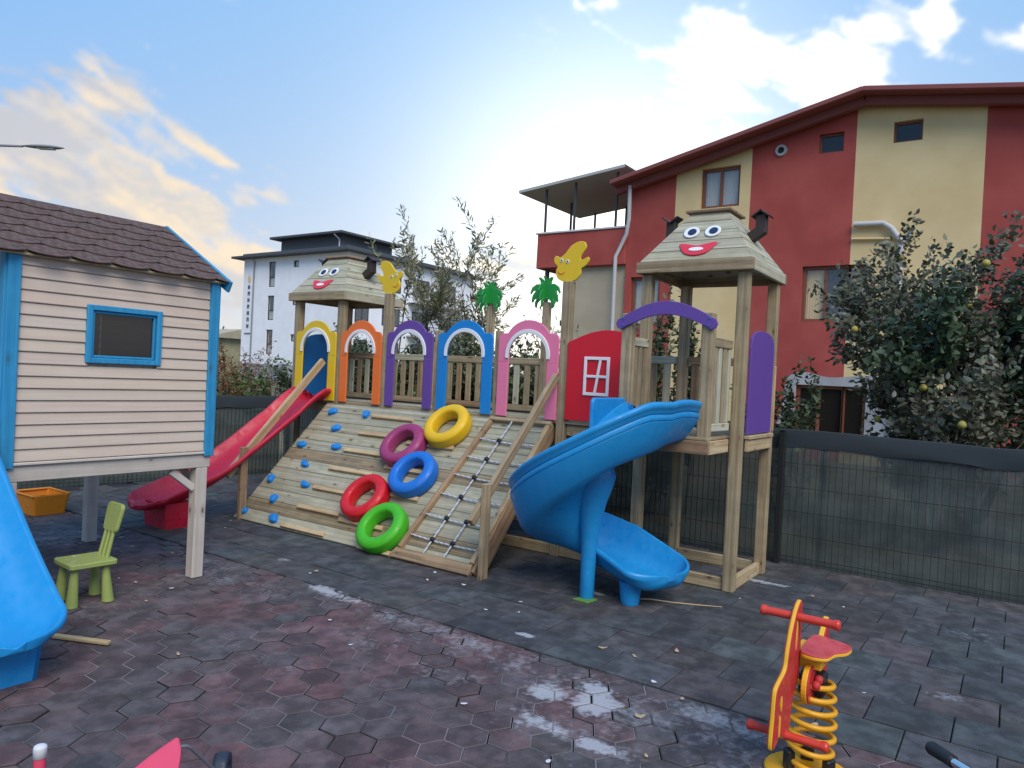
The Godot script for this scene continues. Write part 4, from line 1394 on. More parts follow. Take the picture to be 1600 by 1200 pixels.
# ------------------------------------------------------------------ playhouse
func build_playhouse() -> void:
	var t := thing("playhouse", W(-5.73, 0, 2.6), "cream boarded playhouse on legs with blue trim and brown shingle roof", "playhouse")
	var u1 := -4.92
	var u0 := -6.58
	var v0 := 1.87
	var v1 := 3.25
	# legs and braces
	for q in [[-4.965, 3.19], [-6.53, 3.19], [-4.965, 1.93], [-6.53, 1.93]]:
		post(t, q[0], q[1], 0.0, 0.815 if q[1] > 2.5 else 0.815, 0.088, M.white_paint_worn, "leg")
	bd("brace", t, W(-4.965, 0.66, 3.15), W(-4.965, 0.80, 2.97), 0.04, 0.05, M.white_paint_worn)
	bd("brace", t, W(-5.01, 0.66, 3.19), W(-5.19, 0.80, 3.19), 0.04, 0.05, M.white_paint_worn)
	# floor frame
	bd("beam", t, W(-4.945, 0.866, v0), W(-4.945, 0.866, v1 + 0.0), 0.05, 0.10, M.white_paint_worn)
	bd("beam", t, W(-6.555, 0.866, v0), W(-6.555, 0.866, v1), 0.05, 0.10, M.white_paint_worn)
	bd("beam", t, W(-6.53, 0.866, v1 - 0.02), W(-4.972, 0.866, v1 - 0.02), 0.045, 0.10, M.white_paint_worn)
	bd("beam", t, W(-6.53, 0.866, v0 + 0.02), W(-4.972, 0.866, v0 + 0.02), 0.045, 0.10, M.white_paint_worn)
	bd("skirting", t, W(-4.915, 0.925, v0), W(-4.915, 0.925, v1), 0.03, 0.018, M.white_paint_worn)
	box_part("floor", t, u0 + 0.05, u1 - 0.05, 0.917, 0.94, v0 + 0.05, v1 - 0.05, M.white_paint_worn)
	# side wall of lapped boards, cut round its window
	var wall := node_part("side_wall", t, W(u1, 0.93, 2.6))
	var n := 17
	var dy := (2.195 - 0.936) / n
	for k in n:
		var y := 0.936 + dy * k
		var runs := [[v0 + 0.072, v1 - 0.055]]
		if y + dy > 1.575 and y < 1.895:
			runs = [[v0 + 0.072, 2.345], [2.805, v1 - 0.055]]
		for r in runs:
			var a := W(u1 - 0.006, y + dy / 2, r[0])
			var b := W(u1 - 0.006, y + dy / 2, r[1])
			var o := bd("siding_board", wall, a, b, dy - 0.0015, 0.018, M.cream_paint, Vector3(1, 0.15, 0), 0.0035, tint(1.0, 0.035))
	box_part("inner_lining", wall, u1 - 0.045, u1 - 0.03, 0.94, 1.57, v0 + 0.05, v1 - 0.05, M.white_paint_worn)
	box_part("inner_lining", wall, u1 - 0.045, u1 - 0.03, 1.90, 2.18, v0 + 0.05, v1 - 0.05, M.white_paint_worn)
	box_part("inner_lining", wall, u1 - 0.045, u1 - 0.03, 1.572, 1.898, v0 + 0.05, 2.345, M.white_paint_worn)
	box_part("inner_lining", wall, u1 - 0.045, u1 - 0.03, 1.572, 1.898, 2.805, v1 - 0.05, M.white_paint_worn)
	# window
	var w := node_part("window", t, W(u1, 1.55, 2.575))
	for q in [[2.325, 2.362, 1.55, 1.925], [2.788, 2.825, 1.55, 1.925]]:
		box_part("frame_bar", w, u1 - 0.02, u1 + 0.022, q[2], q[3], q[0], q[1], M.blue_paint)
	for q in [[1.55, 1.585], [1.89, 1.925]]:
		box_part("frame_bar", w, u1 - 0.02, u1 + 0.022, q[0], q[1], 2.3625, 2.7875, M.blue_paint)
	for q in [[2.364, 2.380, 1.586, 1.889], [2.770, 2.786, 1.586, 1.889]]:
		box_part("inner_frame", w, u1 - 0.022, u1 + 0.006, q[2], q[3], q[0], q[1], M.blue_paint)
	for q in [[1.586, 1.602], [1.873, 1.889]]:
		box_part("inner_frame", w, u1 - 0.022, u1 + 0.006, q[0], q[1], 2.3805, 2.7695, M.blue_paint)
	box_part("pane", w, u1 - 0.014, u1 - 0.010, 1.60, 1.875, 2.378, 2.772, M.smoky_pane, 0.0)
	# corner boards
	bd("corner_board", t, W(u1 + 0.012, 0.90, v1 - 0.028), W(u1 + 0.012, 2.19, v1 - 0.028), 0.07, 0.024, M.blue_paint, Vector3(1, 0, 0))
	bd("corner_board", t, W(u1 - 0.03, 0.90, v1 + 0.014), W(u1 - 0.03, 2.19, v1 + 0.014), 0.07, 0.024, M.blue_paint, Vector3(0, 0, 1))
	bd("corner_board", t, W(u1 + 0.012, 0.90, v0 + 0.033), W(u1 + 0.012, 2.19, v0 + 0.033), 0.072, 0.024, M.blue_paint, Vector3(1, 0, 0))
	bd("corner_board", t, W(u1 - 0.03, 0.90, v0 - 0.002), W(u1 - 0.03, 2.19, v0 - 0.002), 0.07, 0.024, M.blue_paint, Vector3(0, 0, 1))
	# the other three walls
	var fw := node_part("front_wall", t, W(-5.75, 0.93, v0))
	for k in n:
		var y := 0.936 + dy * k
		var runs := [[u0, u1 - 0.075]]
		if y + dy > 1.40 and y < 1.90:
			runs = [[u0, -5.62], [-5.17, u1 - 0.075]]
		for r in runs:
			bd("siding_board", fw, W(r[0], y + dy / 2, v0 + 0.006), W(r[1], y + dy / 2, v0 + 0.006), dy - 0.001, 0.016, M.cream_paint, Vector3(0, 0.10, 1), 0.0035, tint(1.0, 0.035))
	var fwin := node_part("window", t, W(-5.4, 1.4, v0))
	for q in [[-5.64, -5.60], [-5.19, -5.15]]:
		box_part("frame_bar", fwin, q[0], q[1], 1.39, 1.93, v0 - 0.02, v0 + 0.02, M.blue_paint)
	for q in [[1.39, 1.43], [1.89, 1.93]]:
		box_part("frame_bar", fwin, -5.5995, -5.1905, q[0], q[1], v0 - 0.02, v0 + 0.02, M.blue_paint)
	box_part("pane", fwin, -5.60, -5.19, 1.43, 1.89, v0 + 0.004, v0 + 0.008, M.glass, 0.0)
	var bw := node_part("back_wall", t, W(-5.75, 0.93, v1))
	for k in n:
		var y := 0.936 + dy * k
		bd("siding_board", bw, W(u0, y + dy / 2, v1 - 0.006), W(u1 - 0.075, y + dy / 2, v1 - 0.006), dy - 0.001, 0.016, M.cream_paint, Vector3(0, 0.10, -1), 0.0035, tint(1.0, 0.035))
	var sw := node_part("far_wall", t, W(u0, 0.93, 2.6))
	for k in n:
		var y := 0.936 + dy * k
		bd("siding_board", sw, W(u0 - 0.003, y + dy / 2, v0 + 0.02), W(u0 - 0.003, y + dy / 2, v1 - 0.02), dy - 0.001, 0.016, M.cream_paint, Vector3(-1, 0.10, 0), 0.0035, tint(1.0, 0.035))
	# roof
	var rf := node_part("roof", t, W(-5.73, 2.2, 2.5))
	var rv0 := 1.45
	var rv1 := 3.285
	var ridge := 2.66
	var eave_u := -4.855
	var eave_y := 2.19
	for s in [1.0, -1.0]:
		var ridge_p := Vector3(-5.73, ridge, 0)
		var eave_p := Vector3(-5.73 + s * (eave_u + 5.73), eave_y, 0)
		var dn := (eave_p - ridge_p).normalized()
		var sl := (eave_p - ridge_p).length()
		var no := Vector3(-dn.y * s, dn.x * s, 0).normalized()
		if no.y < 0: no = -no
		bd("roof_deck", rf, W(0, 0, rv0) + (ridge_p + eave_p) / 2 - no * 0.018, W(0, 0, rv1) + (ridge_p + eave_p) / 2 - no * 0.018, sl - 0.02, 0.016, M.pine_0, no)
		# shingle courses: tabs with rounded lower edges, lapped; the far slope is seen by nobody and carries the same
		var rows := 7
		var ex := sl / rows
		for k in rows:
			var tab := 0.25
			var off := tab * 0.5 * (k % 2)
			var x := rv0 - off
			while x < rv1 - 0.02:
				var a := maxf(x, rv0)
				var b := minf(x + tab, rv1)
				if b - a > 0.03:
					var q := PackedVector2Array()
					var top := ex * k - 0.004
					var bot := ex * (k + 1) + 0.028
					q.append(Vector2(a + 0.002, top))
					q.append(Vector2(b - 0.002, top))
					for z in 9:
						var xx := lerpf(b - 0.002, a + 0.002, z / 8.0)
						var f := (xx - x) / tab
						q.append(Vector2(xx, bot - 0.045 * pow(absf(f * 2.0 - 1.0), 2.2)))
					for z in q.size(): q[z] -= Vector2((a + b) / 2, (top + bot) / 2)
					var dd := (dn + no * 0.06).normalized()
					var nn := Vector3(0, 0, -1).cross(dd)
					if nn.y < 0: nn = -nn
					var bs := Basis(Vector3(0, 0, -1), dd, Vector3(0, 0, -1).cross(dd))
					var g := Geo.new()
					g.col = tint(1.0, 0.13)
					g.plate(Vector3.ZERO, Basis.IDENTITY, q, 0.008, 0.002)
					mi("shingle", g.mesh(), M.shingle, rf, Transform3D(bs, W(0, 0, (a + b) / 2) + ridge_p + dn * ((top + bot) / 2) + no * 0.007))
				x += tab
		bd("barge_board", rf, ridge_p + W(0, 0, rv1 + 0.013) - no * 0.026, eave_p + dn * 0.03 + W(0, 0, rv1 + 0.013) - no * 0.026, 0.024, 0.085, M.blue_paint, no)
		bd("barge_board", rf, ridge_p + W(0, 0, rv0 - 0.013) - no * 0.026, eave_p + dn * 0.03 + W(0, 0, rv0 - 0.013) - no * 0.026, 0.024, 0.085, M.blue_paint, no)
		bd("gable_board", rf, W(-5.73 + s * 0.40, 2.335, v1 - 0.004), W(-5.73, 2.335, v1 - 0.004), 0.016, 0.15, M.cream_paint)

# ------------------------------------------------------------------ small furniture and toys
func build_chair() -> void:
	var t := thing("toy_chair", W(-4.94, 0, 2.40), "small light green plastic chair on conical legs", "chair")
	t.rotation.y = deg_to_rad(-4.0)
	XF[t] = Transform3D.IDENTITY   # parts below are given in the chair's own axes
	var mat: Material = M.green_chair_plastic
	for q in [[-0.10, 0.115], [0.10, 0.115], [-0.10, -0.105], [0.10, -0.105]]:
		var g := Geo.new()
		var prof := [[0.0, 0.0], [0.034, 0.0], [0.038, 0.006], [0.0365, 0.02], [0.021, 0.245], [0.0, 0.246]]
		g.lathe(Vector3.ZERO, prof, 18)
		for i in g.p.size():
			var k: float = g.p[i].y / 0.246
			g.p[i] += Vector3(-signf(q[0]) * 0.018, 0, -signf(q[1]) * 0.018) * k
		mi("leg", g.mesh(), mat, t, Transform3D(Basis.IDENTITY, Vector3(q[0], 0, q[1])))
	var sp := PackedVector2Array()
	for c in [[1, 1], [-1, 1], [-1, -1], [1, -1]]:
		for k in 4:
			var a := atan2(c[1], c[0]) - PI / 4 + (PI / 2) * k / 3.0
			sp.append(Vector2(c[0] * 0.118 + 0.022 * cos(a), c[1] * 0.122 + 0.022 * sin(a)))
	plate_b("seat", t, sp, Vector3(0, 0.262, 0), Basis(Vector3(1, 0, 0), Vector3(0, 0, -1), Vector3(0, 1, 0)), 0.034, mat, 0.006)
	for x in [-0.055, 0.0, 0.055]:
		var g := Geo.new()
		g.tube([Vector3(x, 0.27, -0.105), Vector3(x * 0.95, 0.45, -0.145)], [0.013, 0.012], 10)
		mi("back_rod", g.mesh(), mat, t)
	var bp := PackedVector2Array()
	for c in [[1, 1], [-1, 1], [-1, -1], [1, -1]]:
		for k in 5:
			var a := atan2(c[1], c[0]) - PI / 4 + (PI / 2) * k / 4.0
			var w := 0.075 if c[1] > 0 else 0.062
			bp.append(Vector2(c[0] * w + 0.034 * cos(a), c[1] * 0.062 + 0.034 * sin(a)))
	var rb := Basis(Vector3(1, 0, 0), -0.21)
	plate_b("backrest", t, bp, Vector3(0, 0.53, -0.163), rb, 0.026, mat, 0.007)

func build_toys() -> void:
	# orange box by the far corner
	var t := thing("toy_box", W(-8.05, 0, 3.45), "open orange plastic box on the dark paving behind the playhouse", "box")
	var g := Geo.new()
	var prof := []
	for k in [[0.0, 0.86], [0.19, 1.0], [0.20, 1.02], [0.19, 0.98], [0.01, 0.84]]:
		var row := []
		for c in [[1, 1], [-1, 1], [-1, -1], [1, -1]]:
			for z in 4:
				var a := atan2(c[1], c[0]) - PI / 4 + (PI / 2) * z / 3.0
				row.append(W(-8.05, 0, 3.45) + Vector3((c[0] * 0.20 + 0.03 * cos(a)) * k[1], k[0], (c[1] * 0.14 + 0.03 * sin(a)) * k[1]))
		prof.append(row)
	g.grid(prof, true, true)
	t.rotation.y = 0.0
	part("tub", g, M.orange_plastic, t, W(-8.05, 0, 3.45))
	g = Geo.new()
	g.tube([W(-8.27, 0.196, 3.28), W(-7.83, 0.196, 3.28), W(-7.83, 0.196, 3.62), W(-8.27, 0.196, 3.62), W(-8.27, 0.196, 3.28)], 0.012, 8)
	part("rim", g, M.orange_plastic, t, W(-8.05, 0.19, 3.45))
	# lath on the ground
	var st := bd("wooden_lath", self, W(-4.52, 0.012, 1.93), W(-4.075, 0.014, 2.125), 0.032, 0.022, M.new_pine)
	tag(st, "short piece of sawn pine lath lying by the blue slide's end", "stick")
	g = Geo.new()
	g.tube([W(-2.28, 0.012, 4.98), W(-2.16, 0.010, 5.08), W(-2.0, 0.008, 5.13), W(-1.85, 0.008, 5.2), W(-1.69, 0.008, 5.285)], [0.006, 0.006, 0.005, 0.005, 0.003], 6)
	var tw := part("thin_twig", g, M.scrap_tan, self, W(-2.0, 0, 5.13))
	tag(tw, "long thin pale twig lying behind the spiral slide's exit", "twig")

	# spring rider
	var c := W(-0.69, 0, 3.22)
	t = thing("spring_rider", c, "red and yellow spring rider with round red handles", "spring rider")
	var bs := Basis(Vector3(0, 0, -1), Vector3.UP, Vector3(1, 0, 0))   # board plane: x along v, y up
	var body := smooth_closed([Vector2(3.175, 0.742), Vector2(3.12, 0.718), Vector2(3.06, 0.655), Vector2(3.015, 0.575), Vector2(2.998, 0.525), Vector2(2.972, 0.505), Vector2(2.88, 0.482), Vector2(2.852, 0.455), Vector2(2.840, 0.36), Vector2(2.828, 0.275), Vector2(2.850, 0.25), Vector2(2.93, 0.268), Vector2(2.985, 0.245), Vector2(3.035, 0.225), Vector2(3.075, 0.25), Vector2(3.10, 0.33), Vector2(3.15, 0.39), Vector2(3.20, 0.44), Vector2(3.21, 0.50), Vector2(3.20, 0.57), Vector2(3.205, 0.66), Vector2(3.195, 0.725)], 5)
	var loc := PackedVector2Array()
	for q in body: loc.append(q - Vector2(3.05, 0.5))
	var o := W(-0.70, 0.5, 3.05)
	plate_b("body_board", t, loc, o, bs, 0.015, M.rider_yellow, 0.003)
	for s in [-1.0, 1.0]:
		var face := PackedVector2Array()
		for i in loc.size():
			var a := loc[(i - 1 + loc.size()) % loc.size()]
			var b := loc[(i + 1) % loc.size()]
			var tg := (b - a).normalized()
			var inn := Vector2(-tg.y, tg.x)
			if not Geometry2D.is_polygon_clockwise(loc): inn = Vector2(-tg.y, tg.x)
			else: inn = Vector2(tg.y, -tg.x)
			face.append(loc[i] + inn * 0.004)
		plate_b("red_face", t, face, o + Vector3(s * 0.0092, 0, 0), bs, 0.004, M.rider_red, 0.001)
		for q in [[Vector2(0.068, 0.115), 0.012, 0.062, -0.10], [Vector2(-0.125, -0.10), 0.013, 0.030, 0.0], [Vector2(-0.135, -0.185), 0.012, 0.040, -0.1]]:
			var e := PackedVector2Array()
			for z in ellipse(q[1], q[2], 20):
				e.append((q[0] as Vector2) + z.rotated(q[3]))
			plate_b("yellow_slot", t, e, o + Vector3(s * 0.0118, 0, 0), bs, 0.0025, M.rider_yellow, 0.0005)
	# seat, back board and bracket
	var seat := smooth_closed([Vector2(-0.075, -0.10), Vector2(-0.03, -0.145), Vector2(0.03, -0.125), Vector2(0.05, -0.05), Vector2(0.082, 0.0), Vector2(0.092, 0.06), Vector2(0.075, 0.10), Vector2(0.0, 0.13), Vector2(-0.075, 0.13)], 5)
	plate_b("seat", t, seat, W(-0.612, 0.525, 3.29), Basis(Vector3(1, 0, 0), Vector3(0, 0, -1), Vector3(0, 1, 0)), 0.012, M.rider_yellow, 0.002)
	plate_b("seat_top", t, seat, W(-0.612, 0.5345, 3.29), Basis(Vector3(0.985, 0, 0), Vector3(0, 0, -0.985), Vector3(0, 1, 0)), 0.006, M.seat_pink, 0.001)
	var bk := smooth_closed([Vector2(-0.07, -0.22), Vector2(0.06, -0.22), Vector2(0.085, -0.05), Vector2(0.10, 0.07), Vector2(0.075, 0.085), Vector2(0.0, 0.03), Vector2(-0.08, -0.02), Vector2(-0.09, -0.1)], 5)
	plate_b("back_board", t, bk, W(-0.665, 0.50, 3.47), bs, 0.022, M.rider_yellow, 0.003)
	var bk2 := PackedVector2Array()
	for q in bk: bk2.append(q * 0.96)
	plate_b("back_face", t, bk2, W(-0.651, 0.50, 3.47), bs, 0.006, M.rider_red, 0.001)
	plate_b("side_disc", t, ellipse(0.075, 0.078), W(-0.655, 0.40, 3.20), bs, 0.022, M.rider_yellow, 0.003)
	plate_b("side_disc", t, ellipse(0.072, 0.075), W(-0.641, 0.40, 3.20), bs, 0.008, M.rider_red, 0.002)
	for q in [[-0.62, 0.405, 3.19], [-0.62, 0.415, 3.235], [-0.625, 0.475, 3.30], [-0.622, 0.48, 3.36]]:
		g = Geo.new()
		lathe_smooth(g, [[0.0, -0.016], [0.014, -0.013], [0.020, -0.003], [0.018, 0.009], [0.010, 0.016], [0.0, 0.017]], 14)
		mi("bolt_cap", g.mesh(), M.rider_red, t, Transform3D(Basis(Vector3(0, 0, 1), -PI / 2), W(q[0], q[1], q[2])))
	box_part("bracket", t, -0.70, -0.60, 0.335, 0.43, 3.235, 3.33, M.black_plastic, 0.01)
	box_part("bracket", t, -0.73, -0.61, 0.455, 0.515, 3.22, 3.40, M.rider_yellow, 0.004)
	# handles and foot rests
	for q in [[0.685, 3.13, 0.155], [0.245, 3.02, 0.155]]:
		g = Geo.new()
		lathe_smooth(g, [[0.0, -q[2]], [0.013, -q[2]], [0.020, -q[2] + 0.004], [0.0212, -q[2] + 0.012], [0.020, -q[2] + 0.022], [0.0165, -q[2] + 0.032], [0.0165, q[2] - 0.032], [0.020, q[2] - 0.022], [0.0212, q[2] - 0.012], [0.020, q[2] - 0.004], [0.013, q[2]], [0.0, q[2]]], 20)
		mi("handle" if q[0] > 0.5 else "foot_rest", g.mesh(), M.handle_red, t, Transform3D(Basis(Vector3(0, 0, 1), -PI / 2), W(-0.685, q[0], q[1])))
	# spring
	var pts := []
	for i in 141:
		var f := i / 140.0
		var a := TAU * 6.3 * f + 1.0
		var rr := 0.082 + 0.012 * sin(PI * f)
		pts.append(W(-0.645 - 0.01 * f, 0.0, 3.27) + Vector3(cos(a) * rr, 0.05 + 0.36 * pow(f, 0.9), sin(a) * rr))
	g = Geo.new()
	g.tube(pts, 0.0115, 9)
	part("spring", g, M.spring_yellow, t, W(-0.645, 0.2, 3.27))
	g = Geo.new()
	lathe_smooth(g, [[0.0, 0.0], [0.175, 0.0], [0.18, 0.006], [0.17, 0.013], [0.12, 0.022], [0.0, 0.024]], 32)
	mi("base_plate", g.mesh(), M.spring_yellow, t, Transform3D(Basis.IDENTITY, W(-0.645, 0, 3.27)))
	for a in [0.4, 2.5, 4.4]:
		var ba := Basis(Vector3.UP, -a)
		g = Geo.new()
		g.cbox(Vector3.ZERO, Basis.IDENTITY, Vector3(0.034, 0.085, 0.052), 0.006)
		mi("clamp", g.mesh(), M.black_plastic, t, Transform3D(ba, W(-0.645, 0.062, 3.27) + Vector3(cos(a), 0, sin(a)) * 0.088))

	# tricycle at the near edge of the picture
	t = thing("tricycle", W(-2.35, 0, 1.35), "pink toy tricycle with a white-tipped handle, cut by the picture's lower edge", "tricycle")
	var rows := []
	for i in 15:
		var f := i / 14.0
		var row := []
		var hw := 0.012 + 0.085 * pow(sin(PI * 0.5 * clampf(f * 1.5, 0, 1)), 0.8)
		if f > 0.85: hw *= sqrt(maxf(0.05, 1.0 - pow((f - 0.85) / 0.16, 2.0)))
		var cen := W(-2.305 + 0.19 * f, 0.30 - 0.10 * sin(PI * 0.5 * f), 1.445 - 0.33 * f)
		for k in 14:
			var a := TAU * k / 14.0
			row.append(cen + Vector3(0.87, 0, -0.495) * cos(a) * hw + Vector3.UP * (sin(a) * 0.012 + 0.045 * cos(a) * cos(a) * f))
		rows.append(row)
	g = Geo.new()
	g.grid(rows, true, true)
	part("seat", g, M.pink_plastic, t, W(-2.2, 0.25, 1.3))
	g = Geo.new()
	g.tube([W(-2.30, 0.285, 1.435), W(-2.295, 0.275, 1.475), W(-2.305, 0.255, 1.50), W(-2.37, 0.075, 1.66)], 0.006, 8)
	part("stay", g, M.steel_grey, t, W(-2.3, 0.2, 1.5))
	g = Geo.new()
	g.tube([W(-2.22, 0.19, 1.28), W(-2.36, 0.14, 1.20), W(-2.50, 0.16, 1.10)], 0.013, 10)
	part("frame", g, M.pink_plastic, t, W(-2.35, 0.15, 1.2))
	for q in [[-2.395, 1.69, 0.066], [-2.10, 1.22, 0.066], [-2.50, 1.10, 0.085]]:
		g = Geo.new()
		lathe_smooth(g, [[q[2] * 0.5, -0.024], [q[2] * 0.9, -0.028], [q[2], -0.014], [q[2], 0.014], [q[2] * 0.9, 0.028], [q[2] * 0.5, 0.024], [q[2] * 0.5, -0.024]], 28)
		var wheel := mi("wheel", g.mesh(), M.wheel_navy, t, Transform3D(Basis(Vector3(0.72, 0, 0.69).normalized(), PI / 2) , W(q[0], q[2], q[1])))
		g = Geo.new()
		lathe_smooth(g, [[0.0, -0.018], [q[2] * 0.52, -0.014], [q[2] * 0.52, 0.014], [0.0, 0.018]], 20)
		mi("hub", g.mesh(), M.pink_plastic, wheel, XF[wheel])
	g = Geo.new()
	g.tube([W(-2.50, 0.09, 1.10), W(-2.50, 0.318, 1.10)], [0.018, 0.0175], 14)
	part("handle", g, M.pink_plastic, t, W(-2.5, 0.2, 1.10))
	g = Geo.new()
	lathe_smooth(g, [[0.0, 0.0], [0.0195, 0.0], [0.020, 0.03], [0.018, 0.036], [0.010, 0.040], [0.0, 0.041]], 16)
	mi("handle_tip", g.mesh(), M.scrap_white, t, Transform3D(Basis.IDENTITY, W(-2.5, 0.318, 1.10)))

	# scooter at the lower right edge
	t = thing("kick_scooter", W(0.03, 0, 2.22), "kick scooter whose black and chrome handlebar end shows near the lower right corner", "scooter")
	g = Geo.new()
	g.tube([W(-0.165, 0.60, 2.435), W(-0.155, 0.60, 2.43), W(-0.115, 0.60, 2.395), W(-0.10, 0.60, 2.38)], [0.014, 0.019, 0.018, 0.018], 14)
	part("grip", g, M.black_plastic, t, W(-0.13, 0.6, 2.4))
	g = Geo.new()
	g.tube([W(-0.10, 0.60, 2.38), W(0.03, 0.60, 2.27), W(0.16, 0.60, 2.16)], 0.012, 12)
	part("handlebar", g, M.chrome, t, W(0.03, 0.6, 2.27))
	g = Geo.new()
	g.tube([W(0.16, 0.60, 2.16), W(0.22, 0.60, 2.11)], 0.018, 12)
	part("grip", g, M.black_plastic, t, W(0.19, 0.6, 2.13))
	g = Geo.new()
	g.tube([W(0.03, 0.60, 2.27), W(0.0, 0.09, 2.20)], 0.014, 12)
	part("stem", g, M.chrome, t, W(0.02, 0.3, 2.23))
	bd("footboard", t, W(0.01, 0.07, 2.19), W(-0.22, 0.07, 1.75), 0.10, 0.02, M.black_plastic)
	for q in [[0.03, 2.24], [-0.24, 1.70]]:
		g = Geo.new()
		lathe_smooth(g, [[0.0, -0.014], [0.045, -0.016], [0.055, -0.01], [0.055, 0.01], [0.045, 0.016], [0.0, 0.014]], 20)
		mi("wheel", g.mesh(), M.black_plastic, t, Transform3D(Basis(Vector3(0.46, 0, -0.88).normalized(), PI / 2), W(q[0], 0.055, q[1])))

	# scraps lying about
	var lbl := {"scrap_white": ["torn scrap of white paper on the paving", "paper scrap", "white paper scraps"], "scrap_tan": ["curled dry leaf on the paving", "leaf", "dry leaves on the paving"]}
	var r2 := RandomNumberGenerator.new()
	r2.seed = 99
	var n := 0
	while n < 46:
		var u := r2.randf_range(-6.5, 0.4)
		var v := r2.randf_range(2.1, 5.2) if r2.randf() < 0.75 else r2.randf_range(5.2, 6.9)
		if (v > 4.55 and v < 5.75 and u < -3.4) or Vector2(u + 0.69, v - 3.2).length() < 0.3:
			continue
		var kind: String = "scrap_white" if r2.randf() < 0.68 else "scrap_tan"
		var sz := r2.randf_range(0.008, 0.022) if kind == "scrap_white" else r2.randf_range(0.015, 0.03)
		var q := PackedVector2Array()
		var el := r2.randf_range(0.3, 0.8)
		for k in 7:
			var a := TAU * k / 7.0
			q.append(Vector2(cos(a) * sz * r2.randf_range(0.7, 1.2), sin(a) * sz * el * r2.randf_range(0.7, 1.2)))
		g = Geo.new()
		g.plate(Vector3.ZERO, Basis.IDENTITY, q, 0.003, 0.0008)
		for i in g.p.size():
			g.p[i].z += g.p[i].x * g.p[i].x * 9.0
		var sc := mi("paper_scrap" if kind == "scrap_white" else "dry_leaf", g.mesh(), M[kind], self, Transform3D(Basis(Vector3.UP, r2.randf() * TAU) * Basis(Vector3(1, 0, 0), Vector3(0, 0, -1), Vector3(0, 1, 0)), W(u, 0.0065, v)))
		tag(sc, lbl[kind][0], lbl[kind][1], lbl[kind][2])
		n += 1

# ------------------------------------------------------------------ fences with shade net
func fence(called: String, label: String, a: Vector3, b: Vector3, h: float) -> void:
	var t := thing(called, (a + b) / 2, label, "fence")
	var d := (b - a).normalized()
	var l := (b - a).length()
	var no := d.cross(Vector3.UP)
	# net: a hanging sheet with slack, its top folded over in a hem
	var rows := []
	var f := FastNoiseLite.new()
	f.seed = int(l * 100.0); f.frequency = 0.7
	var m := int(l / 0.16)
	var sag := func(s: float) -> float: return -0.025 * absf(sin(s / 2.5 * PI)) + 0.012 * f.get_noise_1d(s * 3.0)
	for i in m + 1:
		var s := l * i / m
		var row := []
		for k in 9:
			var y := 0.02 + (h - 0.15) * k / 8.0
			row.append(a + d * s + Vector3.UP * (y + sag.call(s) * k / 8.0) + no * (0.012 + 0.03 * f.get_noise_2d(s * 1.2, y * 2.0)))
		rows.append(row)
	var g := Geo.new()
	g.grid(rows, false, false, Vector2(1, 1), no)
	part("shade_net", g, M.net, t, (a + b) / 2 + Vector3.UP * 0.6)
	rows = []
	for i in m + 1:
		var s := l * i / m
		var row := []
		for k in 8:
			var y: float = h - 0.20 + [0.03, 0.08, 0.14, 0.19, 0.197, 0.19, 0.12, 0.05][k]
			var dx: float = [0.022, 0.026, 0.027, 0.024, 0.014, 0.004, 0.002, 0.002][k]
			var wob := f.get_noise_2d(s * 2.4 + 40.0, k * 0.4) * (0.018 if k < 3 else 0.006)
			row.append(a + d * s + Vector3.UP * (y + sag.call(s) + (wob * 1.5 if k == 0 else 0.0)) + no * (dx + wob + 0.006))
		rows.append(row)
	g = Geo.new()
	g.grid(rows, false, false, Vector2(1, 1), no)
	part("net_hem", g, M.net_hem, t, (a + b) / 2 + Vector3.UP * (h - 0.1))
	# welded wire panel behind the net: too fine to pick apart, one part
	g = Geo.new()
	var s2 := 0.0
	while s2 < l:
		g.cbox(a + d * s2 + Vector3.UP * ((h - 0.19) * 0.5) + no * 0.045, Basis(d, Vector3.UP, no), Vector3(0.004, h - 0.19, 0.004), 0.0)
		s2 += 0.055
	for y in [0.06, 0.10, 0.30, 0.52, 0.74, 0.96]:
		g.cbox(a + d * (l / 2) + Vector3.UP * y + no * 0.049, Basis(d, Vector3.UP, no), Vector3(l, 0.0045, 0.0045), 0.0)
	var wp := part("wire_mesh", g, M.wire_dark, t, (a + b) / 2 + Vector3.UP * 0.6)
	wp.set_meta("kind", "stuff")
	var p := 0.02
	while p < l + 0.1:
		bd("post", t, a + d * p - no * 0.04, a + d * p - no * 0.04 + Vector3.UP * (h - 0.01), 0.05, 0.05, M.wire_dark, no)
		p += 2.5
	# dark band where net meets post on the playground side
func build_fences() -> void:
	fence("back_fence", "wire mesh fence hung with dark shade net behind the play structure", W(-8.95, -0.03, 7.12), W(2.6, -0.03, 7.12), 1.28)
	fence("side_fence", "wire mesh fence hung with dark shade net behind the playhouse", W(-9.9, -0.03, 2.6), W(-8.98, -0.03, 7.05), 1.19)
	var p := thing("fence_post", W(-1.77, 0, 7.03), "dark square steel post standing against the net beside the near tower", "post")
	bd("shaft", p, W(-1.77, -0.03, 7.03), W(-1.77, 1.22, 7.03), 0.05, 0.05, M.wire_dark, Vector3(0, 0, 1))
	box_part("cap", p, -1.80, -1.74, 1.222, 1.232, 7.0, 7.06, M.wire_dark)

